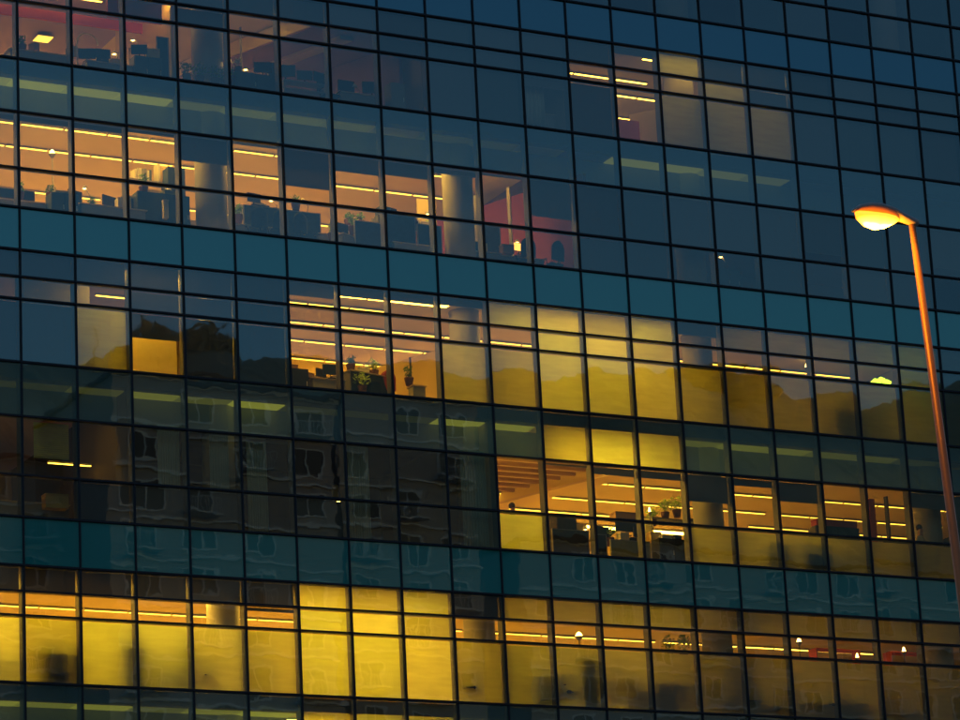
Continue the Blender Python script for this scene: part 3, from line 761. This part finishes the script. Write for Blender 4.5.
box('round topped bag lying on the divider desk above the chairs' + T1, U, 5.0, 1.75, .745, .5, .4, .75, 'fabric_blue', nm='bag')
monitor('dark monitor peeking over the divider in the sixth bay' + T1, U, 5.45, 1.7, w_=.5)
monitor('second dark monitor over the divider, right of the first' + T1, U, 5.95, 1.75, w_=.45)
plant('small pale green plant at right end of the chair cluster' + T1, U, 6.17, .8, .45, .3, .12, 'leaf_lit', 60)
desk('slanting desk edge with plant and papers in the seventh bay' + T1, U, 6.85, 1.6, 2.0, .8, rz=.5)
plant('green leafy plant on the slanting desk in the seventh bay' + T1, U, 6.9, 1.6, .745, .35, .16, 'leaf_lit', 80)
box('yellow paper tray beside the green plant on the slanting desk' + T1, U, 7.15, 1.75, .745, .4, .3, .42, 'card_yellow', rz=.4, nm='paper_tray')
screen('dark blue divider at the end of the slanting desk' + T1, U, 7.0, .95, 1.0, 1.18)
screen('tall dark blue divider with stepped outline, eighth bay' + T1, U, 7.62, 1.15, 1.1, 1.58)
box('dark machine standing on the desk behind the tall divider' + T1, U, 7.45, 1.5, .745, .35, .3, 1.05, 'steel_blue', nm='office_machine')
screen('last dark blue divider before the round column with lit edge' + T1, U, 8.25, 1.1, .75, 1.35)
plant('plant with yellow green leaves above the last divider' + T1, U, 8.5, 1.9, .95, .7, .16, 'leaf_lit', 70)
box('white paper carton beside the plant near the column' + T1, U, 8.3, 1.5, 1.3, .3, .2, .22, 'paper_white')
o = MB().box(8.75 * W, 9.15 * W, 3.2, 3.25, FL[U] + 1.2, FL[U] + 2.9, 'panel_yellow').out('partition_wall', B)
skew(U, 11.35, .45, 6.5, 0, 3.2, 'red_dull', .1)
skew(U, 11.0, 3.2, 6.5, 2.55, 3.2, 'panel_yellow', .5)
skew(U, 10.1, 1.4, 1.5, 0, 2.9, 'paper_white', .03)
skew(U, 9.45, 1.6, 1.7, 0, 2.6, 'plaster_grey', .03)
screen('glass sided blue divider left of the red wall' + T1, U, 9.6, 1.9, 1.3, 1.9)
lamp_desk('small amber lamp on the desk by the red wall' + T1, U, 10.35, 1.6, 1.05, h=.3)
monitor('monitor with amber glowing screen by the red wall' + T1, U, 10.28, 1.5, .9, rz=.1, w_=.42, lit='screen_warm')
desk('desk standing in front of the red wall' + T1, U, 10.2, 1.5, 1.5)
chair('dark chair back under the amber screen' + T1, U, 10.15, .9, PI)
chair('round dark chair right of the mullion by the red wall' + T1, U, 10.75, .9, PI + .2)
screen('dark divider in the shadow right of the red wall' + T1, U, 11.5, 1.2, 1.0, 1.5)
lamp_desk('tiny lit lamp alone in the dark bay far right of the red wall', U, 14.6, 1.0, .95, h=.45)
cabinet('dark cabinet carrying the tiny lit lamp', U, 14.6, 1.0, .7, .5, .94, 'steel_blue')

# small things standing along the desks
BAY = ['first', 'second', 'third', 'fourth', 'fifth', 'sixth', 'seventh', 'eighth', 'ninth', 'tenth', 'eleventh', 'twelfth', '13th', '14th', '15th', '16th', '17th', '18th', '19th', '20th']
def clutter(st, rows, tail, seed):
    rg = random.Random(seed)
    KN = [('paper_white', 'white paper stack'), ('card_yellow', 'yellow carton'), ('steel_grey', 'grey document tray'), ('fabric_green', 'olive carton'), ('card_brown', 'brown carton')]
    for x, y, z in rows:
        t = rg.choice('mmbbpcl'); bay = BAY[int(x) + 1] if x > -1 else 'first'; dp = 'front' if y < 1.35 else 'rear'
        side = ('far left', 'left centre', 'right centre', 'far right')[int(x % 1 * 4)]
        w = '%s of %s bay, %s%s' % (side, bay, dp, tail)
        if t == 'm': monitor('dark monitor, ' + w, st, x, y, z, rz=rg.uniform(-.4, .4), w_=rg.uniform(.4, .55))
        elif t == 'b': q = rg.choice(KN); box(q[1] + ', ' + w, st, x, y, z, rg.uniform(.18, .4), .24, rg.uniform(.08, .3), q[0], rz=rg.uniform(-.4, .4))
        elif t == 'p': plant('small potted plant, ' + w, st, x, y, z, rg.uniform(.2, .4), .14, 'leaf', 60)
        elif t == 'c': books('short row of ring binders, ' + w, st, x, y, z, rg.randint(3, 6), .3)
        else: lamp_desk('slim desk lamp, ' + w, st, x, y, z, h=.38)
clutter('upper', [(-.6, 1.2, .745), (.3, 1.2, .75), (.95, 1.5, .93), (1.3, 1.1, .75), (1.75, 1.6, .75), (2.2, 1.0, .75), (2.65, 1.3, 1.335), (3.1, 1.25, 1.335), (3.25, 1.5, 1.34), (4.6, 1.7, 1.0), (4.85, 1.5, 1.45), (5.3, 1.6, 1.35),
   (5.62, 1.3, 1.385), (5.9, 1.5, 1.4), (6.5, 1.2, .75), (6.75, 1.3, .9), (7.3, 1.2, 1.19), (7.62, 1.5, 1.5), (7.95, 1.3, 1.1), (8.1, 1.6, 1.35), (8.35, 1.2, 1.35), (9.4, 1.4, .8), (9.9, 1.2, .8)], ' of upper orange office', 3)
for xx, l in ((5.25, 'sixth'), (7.35, 'eighth')): shelf('chest high shelf unit behind the dividers, %s bay, upper orange office' % l, U, xx, 2.3, 1.9, 1.45, .35, 'plaster_grey', lev=3)
clutter('upper', [(4.85, 2.3, 1.452), (5.2, 2.25, 1.452), (5.55, 2.3, 1.452), (5.75, 2.3, 1.452), (7.0, 2.3, 1.452), (7.25, 2.3, 1.452), (7.55, 2.3, 1.452), (7.8, 2.3, 1.452)], ' shelf of upper orange office', 12)
for q, xx in enumerate((1.3, 2.75, 4.62, 6.4, 7.9, 9.3)):
    desk('desk with modesty panel carrying small things, %s bay, upper orange office' % BAY[int(xx) + 1], U, xx, 1.4, 1.3)
# --- middle storey
Mi = 'middle'; T2 = ', office under upper teal band'
cabinet('black cabinet block at the left of the open bays' + T2, Mi, 5.58, 1.5, .5, .45, .95, 'black_plastic', 1)
box('crumpled orange carton on the black cabinet' + T2, Mi, 5.5, 1.5, .955, .25, .2, .1, 'card_brown')
desk('desk carrying the tilted dark laptop' + T2, Mi, 6.3, 1.6, 1.5)
monitor('tilted dark monitor on the desk left of the table' + T2, Mi, 6.05, 1.45, .70, rz=.35, w_=.38)
box('low pale tray on the desk beside the tilted monitor' + T2, Mi, 6.35, 1.5, .745, .35, .25, .05, 'paper_white', nm='paper_tray')
desk('dark edged table rising rightwards in seventh bay' + T2, Mi, 6.9, 1.55, 1.5, .8, h=.98, rz=.25, panel='black_plastic')
box('white carton on the dark edged table' + T2, Mi, 6.88, 1.5, .985, .34, .3, .15, 'paper_white')
plant('bright yellow green plant on the dark edged table' + T2, Mi, 7.18, 1.65, .985, .3, .2, 'leaf_lit', 90)
box('dark waste bin below the right end of the table' + T2, Mi, 6.98, 1.15, .1, .3, .3, .55, 'black_plastic', nm='waste_bin')
plant('low plant with yellow green leaves under the table' + T2, Mi, 6.7, .95, .3, .35, .28, 'leaf_lit', 90)
chair('dark red office chair right of the table' + T2, Mi, 7.35, 1.6, PI, 'fabric_red')
# glazed partition with pale panels
for q in range(5):
    ya = 3.3 + q * 1.25; xo = 9.22 - .4 * (ya - 3.3) / W
    skew(Mi, xo, ya, ya + 1.17, .05, 2.6, 'panel_yellow', .05)
    skew(Mi, 9.22 - .4 * (ya + 1.18 - 3.3) / W, ya + 1.18, ya + 1.24, .05, 2.62, 'frame_dark', .07)
desk('thin legged stand in front of the pale partition' + T2, Mi, 7.95, 1.4, .45, .4, h=.78)
floor_lamp('round ceiling high lamp glowing in the right hand bays' + T2, Mi, 16.85, 2.2, 2.62, size=.06)
r_ = empty('green_sign_light', 'bright green glowing leaf shaped light hanging in the eighteenth bay', 'sign light', (18.3 * W, 1.6, FL[Mi] + 2.32))
MB().box(-.3, .3, .02, .05, -.12, .02, 'steel_grey').out('mount', r_)
m = MB()
for q in range(9): m.lathe([(.01, -.05), (.07, -.02), (.075, .03), (.01, .07)], 'green_bulb', (-.28 + .07 * q, -.02, -.05 + .07 * abs(math.sin(q * 1.1)) + (.06 if q in (4, 5) else 0)), 8)
m.out('lit_leaves', r_)
# lit booth in the left bays
m = MB().box(1.65 * W, 3.28 * W, 1.55, 1.62, FL[Mi] + .01, FL[Mi] + 2.0, 'panel_yellow'); m.out('partition_wall', B)
MB().box(1.64 * W, 3.29 * W, 1.50, 1.63, FL[Mi] + 2.003, FL[Mi] + 2.06, 'frame_dark').out('wall_cap', B)
MB().box(.4 * W, 1.62 * W, 1.4, 1.5, FL[Mi] + .01, FL[Mi] + 2.96, 'plaster_grey').out('partition_wall', B)
strips(Mi, 1.75, 3.2, .95, 36, 2.0, rowname='short left', hw=.06)
strips(Mi, 2.1, 3.8, 2.8, 3, 1.2, rowname='second left')
strips(Mi, 1.4, 4.6, 4.6, 7, 1.2, rowname='rear left', hw=.14)
chair('dark chair silhouette behind the blind of the seventeenth bay' + T2, Mi, 17.0, .75, .3)
person('person standing in shadow behind the blind of the seventeenth bay' + T2, Mi, 17.25, .8, .5, 'fabric_blue', 1.62)
cabinet('square dark cabinet behind the blind of the seventeenth bay' + T2, Mi, 16.65, .7, .8, .4, 1.0, 'black_plastic')

# --- lower lit storey
Lo = 'lower'; T3 = ', office above lower teal band'
skew(Lo, 12.93, 2.3, 8.5, 3.40, 3.75, 'panel_yellow', .12, k=.37)
skew(Lo, 12.75, 2.3, 8.5, 3.32, 3.39, 'plaster_warm', .7, k=.37)
for q in range(11): MB().box(9.2 * W, (12.45 - .137 * q) * W, 2.9 + q * .55, 3.0 + q * .55, FL[Lo] + 3.5, FL[Lo] + 3.6, 'card_brown').out('ceiling_slat', B)
person('person seen low at left edge of the open bays' + T3, Lo, 9.62, .9, .9, 'fabric_blue', 1.62)
cabinet('tall black office printer with raised lid' + T3, Lo, 10.72, 1.1, .62, .5, 1.48, 'black_plastic', 1, nm='office_printer')
desk('desk behind the tall black printer' + T3, Lo, 10.9, 2.0, 1.8)
screen('black divider at the foot of the printer' + T3, Lo, 10.7, .65, 1.15, .98, 'black_plastic')
screen('small dark divider right of the printer' + T3, Lo, 11.35, .8, .5, .95, 'black_plastic')
lamp_desk('small lit lamp in front of the printer' + T3, Lo, 11.18, .85, .75, h=.35)
box('yellow box on the shelf right of the printer' + T3, Lo, 11.1, 1.2, 1.1, .35, .25, .12, 'card_yellow')
screen('wide grey green divider in the twelfth bay' + T3, Lo, 12.05, .9, 1.25, .86, 'fabric_green')
box('brown model house with pitched lid on the dark stand' + T3, Lo, 12.2, 1.5, 1.55, .75, .35, .2, 'card_brown')
monitor('wide dark monitor under the brown carton' + T3, Lo, 12.2, 1.4, 1.12, w_=.72)
cabinet('dark stand carrying the wide monitor' + T3, Lo, 12.25, 1.6, .5, .4, 1.1, 'black_plastic', 1)
plant('small dark plant on the grey green divider desk' + T3, Lo, 11.75, 1.2, .75, .3, .15, 'leaf', 60)
floor_lamp('slim dark pole lamp beside the mullion with its head unlit' + T3, Lo, 12.72, 1.4, 1.75, size=.05)
shelf('low shelf unit carrying trailing plants' + T3, Lo, 13.25, 1.75, 1.5, 1.75, .4, 'fabric_green', rz=.18)
for q, (dx, l) in enumerate(((-.32, 'left'), (0, 'middle'), (.3, 'right'))):
    plant('%s trailing yellow plant on the low shelf unit' % l + T3, Lo, 13.22 + dx, 1.7 + .1 * q, 1.755 + .12 * q - (.2 if q == 0 else .1), .28 + .06 * q, .22, 'leaf_lit', 110)
cabinet('wide black cabinet under the trailing plants' + T3, Lo, 12.9, .85, .98, .45, .93, 'black_plastic')
box('white paper pile on the wide black cabinet' + T3, Lo, 12.8, .85, .935, .3, .2, .08, 'paper_white', nm='paper_stack')
box('round dark bowl like carton on the wide black cabinet' + T3, Lo, 13.05, .85, .935, .2, .2, .1, 'black_plastic')
desk('long desk in the fifteenth bay' + T3, Lo, 15.0, 1.6, 2.2)
chair('dark red chair at the desk in the sixteenth bay' + T3, Lo, 15.9, 1.5, PI, 'fabric_red')
chair('red chair back right of the round brown lamp' + T3, Lo, 16.7, 1.5, PI, 'fabric_red')
chair('second red chair back against the red post' + T3, Lo, 17.1, 1.6, PI, 'fabric_red')
box('long red cushion on the tall bench in the seventeenth bay' + T3, Lo, 16.75, 1.2, 1.755, 1.4, .3, .16, 'fabric_red', nm='cushion')
cabinet('tall bench cabinet under the red cushion' + T3, Lo, 16.75, 1.25, 1.5, .4, 1.75, 'black_plastic')
skew(Lo, 17.55, 1.1, 1.3, 0, 2.68, 'red_paint', .2)
skew(Lo, 17.62, 1.2, 1.35, 0, 2.6, 'frame_dark', .06)
skew(Lo, 18.3, 1.8, 1.9, 0, 3.0, 'frame_dark', .05)
cabinet('flat black cabinet top at the right end' + T3, Lo, 18.0, .9, .9, .4, 1.35, 'black_plastic')
person('person in a pale yellow shirt standing by the window at the far right', Lo, 18.52, .75, .5, 'shirt_pale', 2.25 * .98 - .35)
cabinet('large shadowy cabinet behind the dim blind of the fifteenth bay', Lo, 15.0, .50, .7, .3, .95, 'black_plastic')
chair('shadowy chair behind the dim blind of the sixteenth bay', Lo, 15.6, .6, .2)
chair('shadowy chair low behind the blind of the seventeenth bay', Lo, 16.35, .6, -.3)
cabinet('shadowy wide cabinet behind the dark blind of the sixteenth bay', Lo, 15.85, .50, .9, .3, 1.0, 'black_plastic')
for a, b, l in ((2.58, 2.98, 'first pale pleated curtain from the left in the dark maroon rooms'), (3.55, 3.9, 'second pale curtain, beside the narrow dark gap, in the maroon rooms'),
                (4.25, 4.62, 'third pale curtain with deep folds in the dark maroon rooms'), (6.2, 6.6, 'fourth pale curtain right of the amber gap in the maroon rooms'),
                (8.45, 8.95, 'last pale curtain in the dark maroon rooms, beside the open orange bays')):
    curtain(l, Lo, a, b, .48, .05, 2.95)
MB().box(6.68 * W, 6.80 * W, 3.0, 3.03, FL[Lo] + 1.2, FL[Lo] + 2.4, 'card_yellow').out('door_panel', B)
lamp_desk('amber lamp glowing in narrow gap of the maroon rooms', Lo, 6.74, 2.6, 1.35, h=.5)
cabinet('dark cabinet under the amber lamp in the maroon rooms', Lo, 6.74, 2.6, .5, .4, 1.34, 'black_plastic', 1)
# slatted blind with a lamp, second bay
r_ = empty('slatted_blind', 'yellow lit slatted blind half lowered in the second bay', 'slatted blind', (.22 * W, .34, ZR[9] + .55))
for q in range(18): MB().box(.1, 1.05, -.004, .004, .03 + q * .052, .076 + q * .052, 'woven_blind').out('slat', r_)
MB().box(.08, 1.07, -.025, .025, 0, .022, 'frame_dark').out('bottom_rail', r_)
box('orange cushion like carton behind the lower pane of the second bay', Lo, .75, .7, .55, .62, .3, .33, 'card_yellow')
desk('desk behind the lower panes of the first bays', Lo, .4, 1.2, 2.0)

# --- bottom storey: silhouettes behind the yellow blinds and small lamps above
Bo = 'bottom'; T4 = ' behind bottom yellow blinds'
cabinet('broad square cabinet in the second bay' + T4, Bo, .62, .50, .95, .3, 1.12, 'black_plastic')
cabinet('tall cabinet against the mullion in the third bay' + T4, Bo, 1.98, .50, .6, .3, 1.32, 'black_plastic', 1)
screen('low wide divider in the fourth bay' + T4, Bo, 2.75, .50, 1.2, .62, 'black_plastic')
person('person standing as a soft silhouette in the fourth bay' + T4, Bo, 3.0, .55, .3, 'fabric_blue', 1.5)
screen('low divider in the ninth bay' + T4, Bo, 9.9, .50, .9, .75, 'black_plastic')
cabinet('upright cabinet silhouette in the eleventh bay' + T4, Bo, 10.75, .50, .5, .3, 1.42, 'black_plastic', 1)
chair('chair silhouette beside the upright cabinet in the eleventh bay' + T4, Bo, 11.15, .6, .3)
chair('chair silhouette in the middle of the twelfth bay' + T4, Bo, 11.75, .6, 0)
screen('low divider in the twelfth bay' + T4, Bo, 11.9, .50, 1.1, .7, 'black_plastic')
chair('chair silhouette at the left of the thirteenth bay' + T4, Bo, 12.7, .6, .4)
plant('bushy plant silhouette in the thirteenth bay' + T4, Bo, 13.2, .85, 0, .95, .28, 'leaf', 300)
screen('low dark divider in the sixteenth bay' + T4, Bo, 15.5, .50, 1.2, .6, 'black_plastic')
cabinet('low dark cabinet in the seventeenth bay' + T4, Bo, 16.3, .50, .9, .3, .62, 'black_plastic')
chair('chair silhouette in the nineteenth bay' + T4, Bo, 18.3, .6, 0)
screen('low divider under the column, fourteenth bay,' + T4, Bo, 13.7, .50, 1.2, .55, 'black_plastic')
screen('waist high divider in the fifteenth bay' + T4, Bo, 14.5, .50, 1.3, .5, 'black_plastic')
cabinet('low cabinet at the right of the tenth bay' + T4, Bo, 9.9, .75, .9, .3, 1.0, 'black_plastic')
screen('dark divider spanning the first bay' + T4, Bo, -.4, .50, 1.2, .7, 'black_plastic')
cabinet('cabinet beside the chair in the thirteenth bay' + T4, Bo, 12.35, .50, .6, .3, .9, 'black_plastic')
for q, (xx, yy, kd, bay) in enumerate(((2.45, .4, 'p', 'third'), (3.35, .45, 'c', 'fourth'), (4.4, .5, 'p', 'fifth'), (8.3, .4, 'c', 'ninth'), (9.2, .4, 'p', 'tenth'), (10.35, .4, 'c', 'eleventh, left half'), (11.4, .35, 'p', 'twelfth'),
      (14.2, .4, 'c', 'fifteenth'), (14.8, .35, 'p', 'fifteenth'), (15.9, .4, 'c', 'sixteenth'), (16.8, .38, 'p', 'seventeenth'), (19.2, .4, 'c', 'twentieth'), (-.7, .4, 'p', 'first'), (.95, .45, 'c', 'second'))):
    if kd == 'p': plant('tall leafy plant silhouette, %s bay,' % bay + T4, Bo, xx, .9, 0, 1.15 - .1 * (q % 3), .30, 'leaf', 420)
    else: chair('high backed chair silhouette, %s bay,' % bay + T4, Bo, xx, yy, .5 - .2 * (q % 5))
screen('low divider in the eighteenth bay' + T4, Bo, 17.5, .50, 1.2, .5, 'black_plastic')
T5 = ' above bottom yellow blinds'
floor_lamp('brightest floor lamp, in the eleventh bay,' + T5, Bo, 11.2, 1.8, 2.28, size=.13)
plant('left of two leafy lit plants on a tall cabinet in the bottom storey', Bo, 12.98, 1.5, 1.75, .5, .2, 'leaf_lit', 90)
plant('right of two leafy lit plants on a tall cabinet, bottom storey', Bo, 13.35, 1.6, 1.85, .5, .2, 'leaf_lit', 90)
cabinet('tall cabinet carrying the two leafy plants in the bottom storey', Bo, 13.15, 1.65, 1.0, .4, 1.74, 'black_plastic')
floor_lamp('floor lamp in the seventeenth bay' + T5, Bo, 16.05, 1.9, 2.50, size=.09)
floor_lamp('small floor lamp in the eighteenth bay' + T5, Bo, 17.4, 2.0, 2.16, size=.06)
floor_lamp('floor lamp before the red shelf at the right end' + T5, Bo, 18.5, 2.0, 2.42, size=.07)
shelf('tall red shelf unit at the right end of the bottom storey', Bo, 18.95, 2.6, 1.7, 2.62, .4, 'red_paint', lev=5)
shelf('second tall red shelf unit, left of the small lamp, in the bottom storey', Bo, 17.2, 2.7, 1.5, 2.62, .4, 'red_paint', lev=5)

# --- top storey
To = 'top'; T6 = ', purple top room'
MB().box(-2 * W, 2.98 * W, 2.3, 2.38, FL[To] + 2.22, FL[To] + 2.50, 'red_paint').out('beam', B)
MB().box(2.05 * W, 3.1 * W, 1.35, 1.42, FL[To] + 2.15, FL[To] + 2.88, 'red_paint').out('wall_panel', B)
r_ = empty('ceiling_panel_light', 'square lit ceiling panel shining alone' + T6, 'ceiling light', (1.73 * W, 5.0, FL[To] + 2.80))
MB().box(-.24, .24, -.24, .24, 0, .04, 'steel_grey').out('frame', r_); MB().box(-.22, .22, -.22, .22, -.014, -.002, strip_mat(1.3)).out('diffuser', r_)
def arc_lamp(label, st, x, y, zt, rad):
    r = empty('arc_lamp', label, 'lamp', (x * W, y, FL[st] + .002))
    MB().lathe([(.16, 0), (.16, .03), (.02, .05)], 'steel_grey', n=16).out('base', r)
    MB().tube([(0, 0, .04), (0, 0, zt - rad)] + [(rad - rad * math.cos(t), 0, zt - rad + rad * math.sin(t)) for t in [PI * q / 10 for q in range(1, 11)]], .022, 'paper_white', 8).out('arc', r)
    return r
arc_lamp('tall pale arc lamp over the desks' + T6, To, 1.62, 2.0, 1.85, .30)
arc_lamp('lower pale arc lamp, right of the mullion,' + T6, To, 2.15, 2.0, 1.40, .36)
desk('white desk with lit edge in the third bay' + T6, To, 2.1, 1.5, 1.6)
box('row of small yellow cartons on the white desk' + T6, To, 2.22, 1.5, .745, .25, .2, .2, 'card_yellow')
monitor('dark monitor on the white desk' + T6, To, 2.0, 1.6, w_=.35)
lamp_desk('round white lamp lit on the white desk' + T6, To, 2.38, 1.9, .745, h=.60)
cabinet('dark blue cabinet block in the fourth bay' + T6, To, 2.72, 1.2, .8, .4, 1.0)
screen('tall dark divider by the cabinet block in the fourth bay' + T6, To, 3.05, 1.2, .35, 1.7)
shelf('lit shelf unit beside the red panel in the fourth bay' + T6, To, 2.95, 1.9, 1.2, 1.5, .35, 'card_yellow')
lamp_desk('shelf lamp lit above the shelf unit in the fourth bay' + T6, To, 2.75, 1.9, 1.52, h=.3)
skew(To, 3.3, 1.5, 3.5, 0, 2.88, 'panel_yellow', .06)
m = MB(); k_ = m.mi('plaster_purple'); zz = FL[To]
pg = [(5.95 * W, .6), (7.97 * W, .6), (7.97 * W, 9.3), (3.95 * W, 9.3), (3.95 * W, 8.0)]
va = [m.bm.verts.new((a, b, zz + 2.42)) for a, b in pg]; vb = [m.bm.verts.new((a, b, zz + 2.46)) for a, b in pg]
m.bm.faces.new(va[::-1]).material_index = k_; m.bm.faces.new(vb).material_index = k_
for q in range(5): m.bm.faces.new((va[q], va[(q + 1) % 5], vb[(q + 1) % 5], vb[q])).material_index = k_
m.out('lowered_ceiling', B)
skew(To, 5.93, .62, 8.0, 2.47, 2.88, 'panel_yellow', .05)
skew(To, 6.55, 1.0, 8.0, 2.30, 2.41, 'plaster_warm', .4)
skew(To, 7.75, 1.0, 6, 0, 2.4, 'plaster_purple', .1)
for q in range(2): MB().box((4.45 + q * .5) * W, (4.48 + q * .5) * W, 3.6 - 1.2 * q, 3.66 - 1.2 * q, FL[To] + .05, FL[To] + 2.86, 'steel_grey').out('frame_post', B)
MB().box(3.2 * W, 4.0 * W, 6.9, 7.0, FL[To] + .01, FL[To] + 2.88, 'panel_yellow').out('partition_wall', B)
for q, x_ in enumerate((3.35, 3.6, 3.9, 4.15)): plant('%s of the low green plants along the sill by the round column' % ORD[q] + T6, To, x_, .62, .25, .35, .2, 'leaf', 90)
cabinet('wide dark blue cabinet in the fifth bay' + T6, To, 4.72, .85, 1.25, .45, .78, 'steel_blue')
lamp_desk('small bright lamp on the wide blue cabinet in the fifth bay' + T6, To, 4.66, .9, .785, h=.2)
plant('white flowering plant at the left end of the wide blue cabinet' + T6, To, 4.42, .9, .785, .25, .1, 'paper_white', 30)
box('tall dark bottle rack at the right end of the wide blue cabinet' + T6, To, 5.1, .9, .785, .22, .2, .42, 'steel_blue', nm='bottle_rack')
shelf('open shelf with three pale boards in the sixth bay' + T6, To, 5.75, 1.0, 1.25, .82, .35, 'plaster_grey', lev=3)
chair('dark chair at the right of the open shelf' + T6, To, 6.25, .9, .1)
lamp_desk('small white lamp in the dark seventh bay' + T6, To, 6.95, 1.2, .745, h=.3, bulb='paper_white')
desk('dark desk in the seventh bay' + T6, To, 6.9, 1.3, 1.3)
cabinet('pale tall box standing in the eighth bay' + T6, To, 7.6, .9, .45, .4, 1.1, 'steel_grey', 1)
curtain('narrow grey curtain hanging in the eleventh bay of the top storey', To, 10.15, 10.6, .45, .3, 2.2, 'curtain_cloth', 5)
box('white crumpled bag behind the narrow grey curtain of the top storey', To, 10.5, .9, .75, .3, .2, .22, 'paper_white', nm='bag')
desk('desk in the eleventh bay of the top storey', To, 10.5, .95, 1.2)
skew(To, 13.75, .7, 2.05, 0, 1.68, 'panel_yellow', .06, k=.72)
MB().box(12.2 * W, 13.09 * W, 1.5, 1.58, FL[To] + .01, FL[To] + 1.28, 'red_paint').out('partition_wall', B)
floor_lamp('round lamp over the red partition on the top storey', To, 13.3, 3.8, 2.3, size=.08)

clutter('top', [(.4, 1.3, .745), (.7, 1.6, .95), (1.3, 1.2, .75), (1.65, 1.4, .75), (1.9, 1.2, .745), (2.6, 1.2, 1.003), (2.85, 1.2, 1.003), (4.3, .8, .785), (4.9, .8, .785), (5.4, .95, .825), (5.8, 1, .825), (6.1, 1, .825), (6.7, 1.2, .745), (7.2, 1.1, .745)], ' of purple top room', 5)
clutter('lower', [(10.5, 2.0, .745), (11.1, 1.9, .75), (11.6, 1.2, .87), (11.95, 1.0, .87), (12.3, 1.0, .87), (12.7, 1.2, .94), (14.5, 1.4, .75), (14.9, 1.4, .75), (15.3, 1.5, .75), (13.9, 1.9, 1.5)], ' of office above lower teal band', 8)
clutter('middle', [(5.8, 1.5, .745), (6.2, 1.3, .745), (6.6, 1.3, .99), (7.8, 1.4, .79)], ' of office under upper teal band', 9)
desk('dark desk in the second bay, purple top room', To, .7, 1.4, 1.8)
# ------------------------------------------------------------------ render settings
sc.view_settings.view_transform = 'Standard'; sc.view_settings.look = 'None'; sc.view_settings.gamma = 1
sc.view_settings.exposure = 1.35; sc.view_settings.use_curve_mapping = False
sc.cycles.use_denoising = True; sc.cycles.max_bounces = 7; sc.cycles.transparent_max_bounces = 24
sc.cycles.sample_clamp_indirect = 4; sc.cycles.caustics_reflective = False; sc.cycles.caustics_refractive = False
